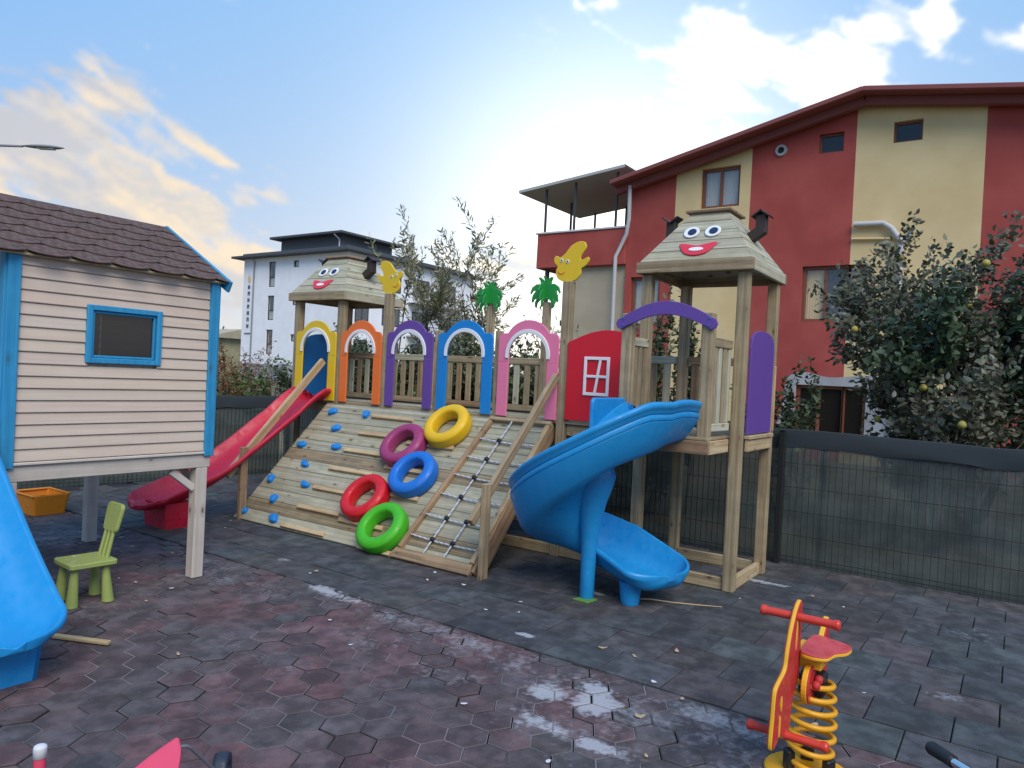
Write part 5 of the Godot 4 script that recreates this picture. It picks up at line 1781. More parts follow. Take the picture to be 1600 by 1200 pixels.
# ------------------------------------------------------------------ street lamp
func build_lamp() -> void:
	var t := thing("street_lamp", W(-34.0, -0.05, 7.2), "grey street lamp arm reaching into the sky above the playhouse", "street lamp")
	var g := Geo.new()
	g.tube([W(-34.0, -0.05, 7.2), W(-34.0, 5.0, 7.2), W(-33.98, 8.2, 7.2), W(-33.6, 8.55, 7.4), W(-32.4, 8.58, 8.15), W(-28.9, 8.56, 10.55), W(-28.2, 8.57, 11.03)], [0.11, 0.085, 0.06, 0.055, 0.05, 0.045, 0.04], 10)
	part("pole", g, M.lamp_grey, t, W(-34.0, 4, 7.2))
	var rows := []
	var a := W(-28.3, 8.57, 10.98)
	var b := W(-27.05, 8.56, 11.83)
	var d := (b - a).normalized()
	var s := d.cross(Vector3.UP)
	for k in 9:
		var f := k / 8.0
		var w: float = [0.03, 0.07, 0.12, 0.15, 0.165, 0.165, 0.15, 0.11, 0.03][k]
		var row := []
		for j in 12:
			var an := TAU * j / 12.0
			row.append(a.lerp(b, f) + s * cos(an) * w + Vector3.UP * (sin(an) * w * 0.42 + 0.02))
		rows.append(row)
	g = Geo.new()
	g.grid(rows, true, true)
	part("lamp_head", g, M.lamp_grey, t, a)
	g = Geo.new()
	g.cbox(a.lerp(b, 0.6) + Vector3.UP * -0.045, Basis(d, Vector3.UP, s), Vector3(0.55, 0.02, 0.2), 0.005)
	part("lens", g, M.pipe_white, t, a.lerp(b, 0.6))

# ------------------------------------------------------------------ houses
# a window on a wall facing -v: opening u0..u1, y0..y1, wall plane v
func window_v(t: Node, u0: float, u1: float, y0: float, y1: float, v: float, fr: Material, sashes: Array, sill: Material, fw := 0.07, behind := {}, glass: Material = null) -> void:
	var w := node_part("window", t, W((u0 + u1) / 2, y0, v))
	var dv0 := v + 0.02
	var dv1 := v + 0.10
	box_part("frame", w, u0, u0 + fw, y0, y1, dv0, dv1, fr)
	box_part("frame", w, u1 - fw, u1, y0, y1, dv0, dv1, fr)
	box_part("frame", w, u0 + fw + 0.001, u1 - fw - 0.001, y0, y0 + fw, dv0, dv1, fr)
	box_part("frame", w, u0 + fw + 0.001, u1 - fw - 0.001, y1 - fw, y1, dv0, dv1, fr)
	for s in sashes:
		box_part("mullion", w, s - fw / 2, s + fw / 2, y0 + fw + 0.001, y1 - fw - 0.001, dv0 + 0.005, dv1 - 0.005, fr)
	var ed := [u0 + fw] + sashes + [u1 - fw]
	for i in ed.size() - 1:
		box_part("pane", w, ed[i] + 0.002, ed[i + 1] - 0.002, y0 + fw + 0.002, y1 - fw - 0.002, v + 0.055, v + 0.062, glass if glass else M.glass, 0.0)
		if behind.has(i):
			# curtain in folds
			var g := Geo.new()
			var rows := []
			var m := 24
			for k in m + 1:
				var u := lerpf(ed[i], ed[i + 1], k / float(m))
				rows.append([W(u, y0 + fw, v + 0.14 + 0.012 * sin(k * 1.9)), W(u, y1 - fw, v + 0.14 + 0.008 * sin(k * 1.9 + 0.4))])
			g.grid(rows, false, false, Vector2(1, 1), Vector3(0, 0, 1))
			part("curtain", g, behind[i], w, W(ed[i], y0, v + 0.14))
	box_part("room", w, u0, u1, y0, y1, v + 0.30, v + 0.34, M.room_dark, 0.0)
	if sill:
		box_part("sill", w, u0 - 0.08, u1 + 0.08, y0 - 0.06, y0 - 0.002, v - 0.07, v + 0.02, sill)

# wall facing -v from pieces round rectangular openings [u0, u1, y0, y1]
func wall_v(par: Node, called: String, u0: float, u1: float, y0: float, tops: Array, v: float, th: float, mat: Material, holes: Array) -> void:
	# tops: roof line as [u, y] points; split the wall at hole edges and at roof-line knees
	var cuts := [u0, u1]
	for q in tops:
		if q[0] > u0 and q[0] < u1: cuts.append(q[0])
	for h in holes:
		cuts.append(h[0]); cuts.append(h[1])
	cuts.sort()
	var top_at := func(u: float) -> float:
		for i in tops.size() - 1:
			if u <= tops[i + 1][0] + 1e-6:
				return lerpf(tops[i][1], tops[i + 1][1], clampf((u - tops[i][0]) / (tops[i + 1][0] - tops[i][0]), 0.0, 1.0))
		return tops[-1][1]
	var g := Geo.new()
	var front := Vector3(0, 0, 1)
	for i in cuts.size() - 1:
		var a: float = cuts[i]
		var b: float = cuts[i + 1]
		if b - a < 1e-4: continue
		var spans := []
		var y := y0
		var hs := []
		for h in holes:
			if (a + b) / 2 > h[0] and (a + b) / 2 < h[1]: hs.append(h)
		hs.sort_custom(func(p, q): return p[2] < q[2])
		for h in hs:
			spans.append([y, y, h[2], h[2]])
			y = h[3]
			# reveals of the opening
			g.quad(W(a, h[2], v), W(b, h[2], v), W(b, h[2], v + th), W(a, h[2], v + th), Vector3.UP)
			g.quad(W(a, h[3], v), W(b, h[3], v), W(b, h[3], v + th), W(a, h[3], v + th), Vector3.DOWN)
			if absf(a - h[0]) < 1e-4: g.quad(W(a, h[2], v), W(a, h[3], v), W(a, h[3], v + th), W(a, h[2], v + th), Vector3(1, 0, 0))
			if absf(b - h[1]) < 1e-4: g.quad(W(b, h[2], v), W(b, h[3], v), W(b, h[3], v + th), W(b, h[2], v + th), Vector3(-1, 0, 0))
		spans.append([y, y, top_at.call(a + 1e-5), top_at.call(b - 1e-5)])
		for s in spans:
			g.quad(W(a, s[0], v), W(b, s[1], v), W(b, s[3], v), W(a, s[2], v), front)
	part(called, g, mat, par, W((u0 + u1) / 2, y0, v))

func build_house() -> void:
	var V := 18.7
	var t := thing("striped_house", W(-3.2, -0.05, 23), "three storey house painted in red and beige stripes with a low gabled roof", "house")
	var roofline := [[-9.2, 6.92], [-3.22, 8.30], [4.2, 7.15]]
	var bands := [[-9.2, -7.82, "plaster_red"], [-7.82, -5.82, "plaster_beige"], [-5.82, -3.40, "plaster_red"], [-3.40, -0.82, "plaster_beige"], [-0.82, 4.2, "plaster_red"]]
	var wins := [[-7.13, -6.10, 6.25, 7.30], [-4.23, -3.67, 7.32, 7.79], [-2.62, -2.03, 7.36, 7.84], [-4.46, -3.0, 3.28, 4.62], [-4.46, -2.9, 0.45, 1.75], [-9.02, -8.15, 3.15, 4.52], [0.6, 1.9, 3.28, 4.62], [0.6, 1.9, 6.0, 7.1]]
	for b in bands:
		var hs := []
		for w in wins:
			var lo := maxf(w[0], b[0])
			var hi := minf(w[1], b[1])
			if hi - lo > 0.01: hs.append([lo, hi, w[2], w[3]])
		wall_v(t, "wall", b[0], b[1], -0.05, roofline, V, 0.32, M[b[2]], hs)
	# body behind the front
	var g := Geo.new()
	var zb := 27.5
	g.quad(W(-9.2, -0.05, V), W(-9.2, -0.05, zb), W(-9.2, 6.92, zb), W(-9.2, 6.92, V), Vector3(-1, 0, 0))
	g.quad(W(4.2, -0.05, V), W(4.2, -0.05, zb), W(4.2, 7.15, zb), W(4.2, 7.15, V), Vector3(1, 0, 0))
	g.quad(W(-9.2, -0.05, zb), W(4.2, -0.05, zb), W(4.2, 7.15, zb), W(-9.2, 6.92, zb), Vector3(0, 0, -1))
	part("outer_wall", g, M.plaster_red, t, W(-3, 0, 23))
	# roof slabs with a stepped red verge
	for q in [[[-9.5, 7.0], [-3.22, 8.45]], [[-3.22, 8.45], [4.7, 7.21]]]:
		var a: Array = q[0]
		var b: Array = q[1]
		var cu: float = (a[0] + b[0]) / 2
		var cy: float = (a[1] + b[1]) / 2
		var ln := Vector2(b[0] - a[0], b[1] - a[1]).length()
		var an := atan2(b[1] - a[1], b[0] - a[0])
		var bs := Basis(Vector3(0, 0, 1), an)
		g = Geo.new()
		g.cbox(Vector3.ZERO, Basis.IDENTITY, Vector3(ln + 0.02, 0.12, 9.9), 0.02)
		mi("roof", g.mesh(), M.roof_red, t, Transform3D(bs, W(cu, cy + 0.05, 23.0)))
		g = Geo.new()
		g.cbox(Vector3.ZERO, Basis.IDENTITY, Vector3(ln, 0.20, 0.20), 0.015)
		mi("verge_board", g.mesh(), M.roof_red, t, Transform3D(bs, W(cu, cy - 0.105, 18.5)))
	window_v(t, -7.13, -6.10, 6.25, 7.30, V + 0.08, M.window_brown, [-6.62], M.sill_stone, 0.075, {0: M.curtain, 1: M.curtain})
	window_v(t, -4.23, -3.67, 7.32, 7.79, V + 0.08, M.window_brown, [], M.sill_stone, 0.05, {}, M.smoky_pane)
	window_v(t, -2.62, -2.03, 7.36, 7.84, V + 0.08, M.window_brown, [], M.sill_stone, 0.05, {}, M.smoky_pane)
	window_v(t, -4.46, -3.0, 3.28, 4.62, V + 0.08, M.window_brown, [-3.93, -3.46], M.sill_stone, 0.075, {0: M.curtain_cream, 2: M.curtain_cream})
	window_v(t, -4.46, -2.9, 0.45, 1.75, V + 0.08, M.window_brown, [-3.95, -3.40], null, 0.08, {}, M.smoky_pane)
	window_v(t, -9.02, -8.15, 3.15, 4.52, V + 0.08, M.window_brown, [-8.6], M.sill_stone, 0.08, {0: M.curtain, 1: M.curtain})
	window_v(t, 0.6, 1.9, 3.28, 4.62, V + 0.08, M.window_brown, [1.25], M.sill_stone, 0.075, {0: M.curtain})
	window_v(t, 0.6, 1.9, 6.0, 7.1, V + 0.08, M.window_brown, [1.25], M.sill_stone, 0.075, {0: M.curtain})
	# bare cement patch round the ground floor window
	var pt := smooth_closed([Vector2(-4.72, 0.3), Vector2(-4.75, 1.3), Vector2(-4.66, 1.9), Vector2(-4.3, 2.06), Vector2(-3.7, 1.95), Vector2(-2.9, 2.02), Vector2(-2.5, 1.9), Vector2(-2.45, 1.0), Vector2(-2.5, 0.3)], 5)
	var lo := PackedVector2Array()
	for q in pt: lo.append(q)
	var rest := Geometry2D.clip_polygons(lo, PackedVector2Array([Vector2(-4.46, -1), Vector2(-2.9, -1), Vector2(-2.9, 1.75), Vector2(-4.46, 1.75)]))
	for q in rest:
		if not Geometry2D.triangulate_polygon(q).is_empty():
			plate_v("cement_patch", t, q, V - 0.004, 0.008, M.concrete_grey, 0.001)
	# hole for a flue
	g = Geo.new()
	g.lathe(Vector3.ZERO, [[0.0, 0.0], [0.08, 0.0], [0.08, 0.05], [0.14, 0.05], [0.15, 0.0]], 12, Basis(Vector3(1, 0, 0), Vector3(0, 0, 1), Vector3(0, -1, 0)))
	mi("flue_hole", g.mesh(), M.concrete_grey, t, Transform3D(Basis.IDENTITY, W(-5.11, 7.52, V)))
	g = Geo.new()
	g.lathe(Vector3.ZERO, [[0.0, 0.012], [0.079, 0.012]], 12, Basis(Vector3(1, 0, 0), Vector3(0, 0, 1), Vector3(0, -1, 0)))
	mi("flue_dark", g.mesh(), M.room_dark, t, Transform3D(Basis.IDENTITY, W(-5.11, 7.52, V)))
	# waste pipes
	for q in [[[-3.34, 5.54], [-2.72, 5.52], [-2.55, 5.40], [-2.34, 5.10]], [[-2.14, 5.32], [-2.20, 5.18], [-2.34, 5.05]], [[-2.34, 5.12], [-2.33, 4.6], [-2.32, 0.0]]]:
		g = Geo.new()
		var pts := []
		for z in q: pts.append(W(z[0], z[1], V - 0.09))
		g.tube(pts, 0.065, 10)
		part("waste_pipe", g, M.pipe_white, t, pts[0])
	g = Geo.new()
	g.tube([W(-3.38, 5.21, V - 0.05), W(-2.4, 5.16, V - 0.05)], 0.03, 8)
	part("waste_pipe", g, M.plaster_beige, t, W(-3, 5.2, V))
	# balcony, its roof and the lower block under it
	var bl := node_part("balcony", t, W(-10.6, 4.9, 20))
	box_part("parapet", bl, -12.15, -9.205, 4.88, 5.90, V - 0.06, V + 0.12, M.plaster_red, 0.02)
	box_part("parapet", bl, -12.15, -11.97, 4.88, 5.90, V + 0.122, 22.4, M.plaster_red, 0.02)
	box_part("coping", bl, -12.2, -9.205, 5.902, 5.96, V - 0.10, V + 0.16, M.sill_stone, 0.01)
	box_part("slab", bl, -11.968, -9.205, 4.90, 5.05, V + 0.122, 22.4, M.plaster_red, 0.01)
	g = Geo.new()
	g.quad(W(-12.78, 7.17, 18.45), W(-9.25, 7.55, 18.45), W(-9.25, 7.55, 22.2), W(-12.78, 7.17, 22.2), Vector3.DOWN)
	g.quad(W(-12.78, 7.25, 18.45), W(-9.25, 7.63, 18.45), W(-9.25, 7.63, 22.2), W(-12.78, 7.25, 22.2), Vector3.UP)
	g.quad(W(-12.78, 7.17, 18.45), W(-9.25, 7.55, 18.45), W(-9.25, 7.63, 18.45), W(-12.78, 7.25, 18.45), Vector3(0, 0, 1))
	g.quad(W(-12.78, 7.17, 18.45), W(-12.78, 7.17, 22.2), W(-12.78, 7.25, 22.2), W(-12.78, 7.25, 18.45), Vector3(-1, 0, 0))
	part("canopy", g, M.soffit_grey, bl, W(-11, 7.3, 20))
	for q in [[-11.95, V + 0.03], [-10.95, V + 0.03], [-9.6, V + 0.03], [-12.05, 20.4], [-12.05, 22.0], [-10.9, 22.0]]:
		var yt: float = 7.17 + (q[0] + 12.78) * 0.1077
		bd("canopy_post", bl, W(q[0], 5.0 if q[1] > 20 else 5.961, q[1]), W(q[0], yt - 0.004, q[1]), 0.06, 0.06, M.steel_dark, Vector3(0, 0, 1))
	g = Geo.new()
	g.tube([W(-9.05, 7.0, 18.42), W(-9.05, 6.1, 18.45), W(-9.12, 5.7, 18.5), W(-9.48, 5.1, 18.6), W(-9.45, 0.0, 18.6)], 0.055, 10)
	part("downpipe", g, M.pipe_white, t, W(-9.2, 4, 18.5))
	wall_v(t, "wall", -10.95, -9.2, -0.05, [[-10.95, 4.895], [-9.2, 4.895]], V + 0.10, 0.3, M.plaster_grey_beige, [])
	g = Geo.new()
	g.quad(W(-10.95, -0.05, V + 0.10), W(-10.95, -0.05, 22.4), W(-10.95, 4.895, 22.4), W(-10.95, 4.895, V + 0.10), Vector3(-1, 0, 0))
	part("outer_wall", g, M.plaster_grey_beige, t, W(-10.95, 2, 20))
	bd("balcony_post", bl, W(-11.9, -0.05, V + 0.2), W(-11.9, 4.88, V + 0.2), 0.1, 0.1, M.steel_dark, Vector3(0, 0, 1))

func build_white_block() -> void:
	var V := 46.49
	var U := -50.58
	var t := thing("white_apartment_block", W(-58, -0.05, 55), "white four storey apartment block with dark flat roof edges", "building")
	var wins := [[-62.0, -60.98, 9.27, 11.79], [-62.0, -60.98, 5.98, 8.41], [-62.0, -60.98, 2.62, 5.03], [-58.27, -57.47, 11.08, 11.74], [-58.27, -57.47, 7.4, 8.1], [-58.27, -57.47, 3.9, 4.6]]
	wall_v(t, "wall", -66.0, U, 1.6, [[-66.0, 12.2], [U, 12.2]], V, 0.35, M.plaster_white, wins)
	box_part("plinth", t, -66.05, U + 0.05, -0.05, 1.598, V - 0.06, V + 0.3, M.concrete_grey)
	for w in wins:
		var n := node_part("window", t, W(w[0], w[2], V))
		box_part("frame", n, w[0], w[0] + 0.08, w[2], w[3], V + 0.12, V + 0.2, M.window_dark)
		box_part("frame", n, w[1] - 0.08, w[1], w[2], w[3], V + 0.12, V + 0.2, M.window_dark)
		box_part("frame", n, w[0] + 0.081, w[1] - 0.081, w[3] - 0.08, w[3], V + 0.12, V + 0.2, M.window_dark)
		box_part("frame", n, w[0] + 0.081, w[1] - 0.081, w[2], w[2] + 0.08, V + 0.12, V + 0.2, M.window_dark)
		if w[3] - w[2] > 1:
			box_part("frame", n, w[0] + 0.081, w[1] - 0.081, w[2] + 0.95, w[2] + 1.03, V + 0.12, V + 0.2, M.window_dark)
		box_part("pane", n, w[0] + 0.08, w[1] - 0.08, w[2] + 0.08, w[3] - 0.08, V + 0.15, V + 0.17, M.glass, 0.0)
		box_part("blind", n, w[0] + 0.1, w[1] - 0.1, w[2] + 0.1, w[2] + 0.9, V + 0.24, V + 0.26, M.curtain, 0.0)
		box_part("room", n, w[0], w[1], w[2], w[3], V + 0.5, V + 0.55, M.room_dark, 0.0)
	# right face with windows set in
	var fl := [[47.5, 49.2], [51.0, 53.4], [55.2, 57.6], [59.5, 61.9]]
	var g := Geo.new()
	g.quad(W(U, -0.05, V), W(U, -0.05, 65.0), W(U, 12.2, 65.0), W(U, 12.2, V), Vector3(1, 0, 0))
	g.quad(W(-66, -0.05, V), W(-66, -0.05, 65.0), W(-66, 12.2, 65.0), W(-66, 12.2, V), Vector3(-1, 0, 0))
	g.quad(W(-66, -0.05, 65.0), W(U, -0.05, 65.0), W(U, 12.2, 65.0), W(-66, 12.2, 65.0), Vector3(0, 0, -1))
	part("outer_wall", g, M.plaster_white, t, W(-58, 6, 56))
	for y in [2.6, 5.9, 9.2]:
		for q in fl:
			var n := node_part("window", t, W(U, y, q[0]))
			box_part("frame", n, U - 0.02, U + 0.06, y, y + 0.08, q[0], q[1], M.window_dark)
			box_part("frame", n, U - 0.02, U + 0.06, y + 1.62, y + 1.7, q[0], q[1], M.window_dark)
			for z in [q[0], (q[0] + q[1]) / 2 - 0.04, q[1] - 0.08]:
				box_part("frame", n, U - 0.02, U + 0.06, y + 0.081, y + 1.619, z, z + 0.08, M.window_dark)
			box_part("room", n, U - 0.1, U + 0.012, y + 0.08, y + 1.62, q[0] + 0.08, q[1] - 0.08, M.room_dark, 0.0)
			box_part("pane", n, U + 0.03, U + 0.04, y + 0.08, y + 1.62, q[0] + 0.08, q[1] - 0.08, M.glass, 0.0)
		var b := node_part("balcony", t, W(U, y - 0.7, 58.5))
		box_part("slab", b, U + 0.001, U + 1.3, y - 0.9, y - 0.75, 54.5, 62.6, M.concrete_grey)
		for k in 9:
			box_part("baluster", b, U + 1.22, U + 1.27, y - 0.749, y + 0.2, 54.6 + k * 0.98, 54.65 + k * 0.98, M.steel_dark)
		box_part("handrail", b, U + 1.2, U + 1.29, y + 0.201, y + 0.26, 54.5, 62.6, M.steel_dark)
	# eaves and roof house
	box_part("roof_edge", t, -67.0, U + 0.8, 12.2, 12.42, V - 0.9, 65.8, M.roof_dark, 0.03)
	box_part("roof_top", t, -66.2, U, 12.421, 12.75, V - 0.1, 65.0, M.roof_dark, 0.05)
	box_part("stair_house", t, -63.0, -54.0, 12.751, 14.35, 48.6, 55.5, M.roof_dark, 0.03)
	box_part("stair_house_roof", t, -63.9, -53.2, 14.351, 14.6, 47.8, 56.3, M.roof_dark, 0.04)
	g = Geo.new()
	g.tube([W(-64.2, 12.2, V - 0.5), W(-64.2, 11.9, V - 0.12), W(-64.2, 0.2, V - 0.12)], 0.07, 8)
	part("downpipe", g, M.steel_grey, t, W(-64, 6, V))
	g = Geo.new()
	g.tube([W(-54.3, 14.3, 47.9), W(-54.2, 13.9, 48.5), W(-54.2, 12.8, 48.5)], 0.08, 8)
	part("downpipe", g, M.sill_stone, t, W(-54.2, 13, 48.5))
	# upright sign: a leaf-shaped emblem, seven small dark letters one under the other and a short line, too far to read
	var sg := node_part("wall_sign", t, W(-65.0, 8, V))
	plate_v("emblem", sg, smooth_closed([Vector2(-65.0, 10.55), Vector2(-65.22, 10.25), Vector2(-65.2, 9.95), Vector2(-65.0, 9.75), Vector2(-64.8, 9.95), Vector2(-64.78, 10.25)], 4), V - 0.03, 0.05, M.curtain_cream, 0.005)
	for k in 7:
		var y := 9.35 - k * 0.66
		box_part("letter_stroke", sg, -65.16, -65.08, y - 0.19, y + 0.19, V - 0.06, V - 0.005, M.steel_dark, 0.0)
		box_part("letter_stroke", sg, -64.94, -64.86, y - 0.19, y + 0.19, V - 0.06, V - 0.005, M.steel_dark, 0.0)
		box_part("letter_stroke", sg, -65.079, -64.941, y - 0.04 + 0.15 * (k % 2), y + 0.04 + 0.15 * (k % 2), V - 0.06, V - 0.005, M.steel_dark, 0.0)
	for k in 5:
		box_part("letter_stroke", sg, -65.45 + k * 0.2, -65.33 + k * 0.2, 4.55, 4.68, V - 0.05, V - 0.005, M.steel_dark, 0.0)

	# small far house and the yard wall before the block
	t = thing("low_house", W(-84, -0.05, 52), "low olive grey house far behind the playhouse's blue corner", "house")
	box_part("wall", t, -90, -77, -0.05, 4.4, 50, 58, M.plaster_olive, 0.03)
	box_part("window", t, -84.6, -83.6, 1.6, 2.9, 49.95, 50.02, M.window_dark)
	box_part("window", t, -81.2, -80.2, 1.6, 2.9, 49.95, 50.02, M.window_dark)
	g = Geo.new()
	g.quad(W(-90.6, 4.4, 49.4), W(-76.4, 4.4, 49.4), W(-76.4, 5.6, 54), W(-90.6, 5.6, 54), Vector3(0, 1, 0.5).normalized())
	g.quad(W(-90.6, 4.4, 58.6), W(-76.4, 4.4, 58.6), W(-76.4, 5.6, 54), W(-90.6, 5.6, 54), Vector3(0, 1, -0.5).normalized())
	g.tri(W(-76.4, 4.4, 49.4), W(-76.4, 4.4, 58.6), W(-76.4, 5.6, 54), Vector3(1, 0, 0))
	part("roof", g, M.plaster_grey_beige, t, W(-83, 5, 54))

# ------------------------------------------------------------------ plants
# many small folded leaves as one mesh: each leaf is six triangles
func crown(par: Node, spots: Array, wid: float, mat: Material, cols: Array, r: RandomNumberGenerator, called := "crown") -> void:
	var o: Vector3 = XF[par].origin
	var vp := PackedVector3Array()
	var vn := PackedVector3Array()
	var vc := PackedColorArray()
	var ix := PackedInt32Array()
	var m := spots.size()
	vp.resize(m * 7); vn.resize(m * 7); vc.resize(m * 7); ix.resize(m * 18)
	var f := [0, 1, 6, 1, 2, 6, 2, 3, 6, 0, 6, 5, 5, 6, 4, 4, 6, 3]
	for i in m:
		var q: Array = spots[i]
		var d: Vector3 = q[1].normalized()
		var s := d.cross(Vector3(r.randf_range(-1, 1), r.randf_range(-1, 1), r.randf_range(-1, 1))).normalized()
		if s.length() < 0.5: s = Vector3.RIGHT
		var z := s.cross(d)
		var l: float = q[2]
		var p: Vector3 = q[0] - o
		var c: Color = cols[r.randi() % cols.size()]
		var k := r.randf_range(0.7, 1.35)
		c = Color(c.r * k, c.g * k, c.b * k)
		var w := wid * l
		var b := i * 7
		var curl := r.randf_range(0.06, 0.26) * l
		vp[b] = p
		vp[b + 1] = p + d * l * 0.28 - s * w * 0.85 + z * w * 0.28
		vp[b + 2] = p + d * l * 0.64 - s * w * 0.80 + z * (w * 0.25 - curl * 0.35)
		vp[b + 3] = p + d * l * 0.97 - z * curl
		vp[b + 4] = p + d * l * 0.64 + s * w * 0.80 + z * (w * 0.25 - curl * 0.35)
		vp[b + 5] = p + d * l * 0.28 + s * w * 0.85 + z * w * 0.28
		vp[b + 6] = p + d * l * 0.47 - z * curl * 0.1
		var nl := (z + s * 0.25).normalized()
		var nr := (z - s * 0.25).normalized()
		vn[b] = z; vn[b + 1] = nl; vn[b + 2] = nl; vn[b + 3] = z; vn[b + 4] = nr; vn[b + 5] = nr; vn[b + 6] = z
		for e in 7: vc[b + e] = c
		var t := i * 18
		for e in 18: ix[t + e] = b + f[e]
	var a := []
	a.resize(Mesh.ARRAY_MAX)
	a[Mesh.ARRAY_VERTEX] = vp
	a[Mesh.ARRAY_NORMAL] = vn
	a[Mesh.ARRAY_COLOR] = vc
	a[Mesh.ARRAY_INDEX] = ix
	var me := ArrayMesh.new()
	me.add_surface_from_arrays(Mesh.PRIMITIVE_TRIANGLES, a)
	mi(called, me, mat, par, Transform3D(Basis.IDENTITY, o))

# branch recursion; twigs collects [from, to]
func grow(g: Geo, r: RandomNumberGenerator, p: Vector3, d: Vector3, l: float, rad: float, depth: int, twigs: Array, spread: float, lift: float, wander: float) -> void:
	var pts := [p]
	var rads := [rad]
	var q := p
	var dd := d.normalized()
	var seg := 4
	for i in seg:
		dd = (dd + Vector3(r.randf_range(-1, 1), r.randf_range(-0.6, 0.8), r.randf_range(-1, 1)) * wander + Vector3.UP * lift * 0.2).normalized()
		q += dd * l / seg
		pts.append(q)
		rads.append(rad * (1.0 - 0.55 * (i + 1) / seg))
	g.tube(pts, rads, 7 if rad > 0.02 else 5, false, Vector2(1, 1))
	if depth <= 0:
		twigs.append(pts)
		return
	var kids := 3 if r.randf() < 0.7 else 4
	for k in kids:
		var at: int = 2 + (k % 3)
		var side := dd.cross(Vector3(r.randf_range(-1, 1), r.randf_range(-1, 1), r.randf_range(-1, 1))).normalized()
		var nd := (dd * (1.0 - spread * 0.5) + side * spread + Vector3.UP * lift).normalized()
		grow(g, r, pts[at], nd, l * r.randf_range(0.62, 0.82), rads[at] * 0.72, depth - 1, twigs, spread, lift, wander)
	twigs.append([pts[2], pts[3], pts[4]])

func leafed(called: String, label: String, category: String, group: String, at: Vector3, sd: int, o: Dictionary) -> Node3D:
	var t := thing(called, at, label, category, group)
	var r := RandomNumberGenerator.new()
	r.seed = sd
	var g := Geo.new()
	var twigs := []
	for k in o.stems:
		var a: float = TAU * k / o.stems + r.randf_range(-0.5, 0.5)
		var ln: float = o.get("lean", 0.3) * (0.0 if o.stems == 1 else 1.0)
		var d := Vector3(cos(a) * ln, 1.0, sin(a) * ln)
		grow(g, r, at + Vector3(cos(a), 0, sin(a)) * o.get("foot", 0.03), d, o.h * o.get("first", 0.4) * r.randf_range(0.8, 1.1), o.rad, o.depth, twigs, o.get("spread", 0.7), o.get("lift", 0.2), o.get("wander", 0.16))
	part("trunk" if o.stems == 1 else "stems", g, M.bark, t, at)
	var spots := []
	var per: int = maxi(1, int(o.leaves / float(twigs.size())))
	for tw in twigs:
		for k in per:
			var f: float = r.randf() * (tw.size() - 1)
			var i := mini(int(f), tw.size() - 2)
			var p: Vector3 = tw[i].lerp(tw[i + 1], f - i)
			var dir: Vector3 = (Vector3(r.randf_range(-1, 1), r.randf_range(-1.0, 0.7), r.randf_range(-1, 1)).normalized() + (tw[i + 1] - tw[i]).normalized() * o.get("along", 0.6))
			spots.append([p + Vector3(r.randf_range(-1, 1), r.randf_range(-1, 1), r.randf_range(-1, 1)) * o.get("puff", 0.06), dir, o.leaf * r.randf_range(0.65, 1.25)])
	crown(t, spots, o.mesh, o.get("mat", M.leaf), o.cols, r)
	if o.has("fruit"):
		for k in o.fruit:
			var tw: Array = twigs[r.randi() % twigs.size()]
			var fg := Geo.new()
			lathe_smooth(fg, [[0.0, -0.036], [0.022, -0.031], [0.036, -0.012], [0.037, 0.006], [0.027, 0.028], [0.010, 0.037], [0.0, 0.036]], 12)
			var fr := mi("fruit", fg.mesh(), M.fruit_yellow, t, Transform3D(Basis.IDENTITY, tw[1] + Vector3(r.randf_range(-0.08, 0.08), -0.07, r.randf_range(0.0, 0.2))))
	return t

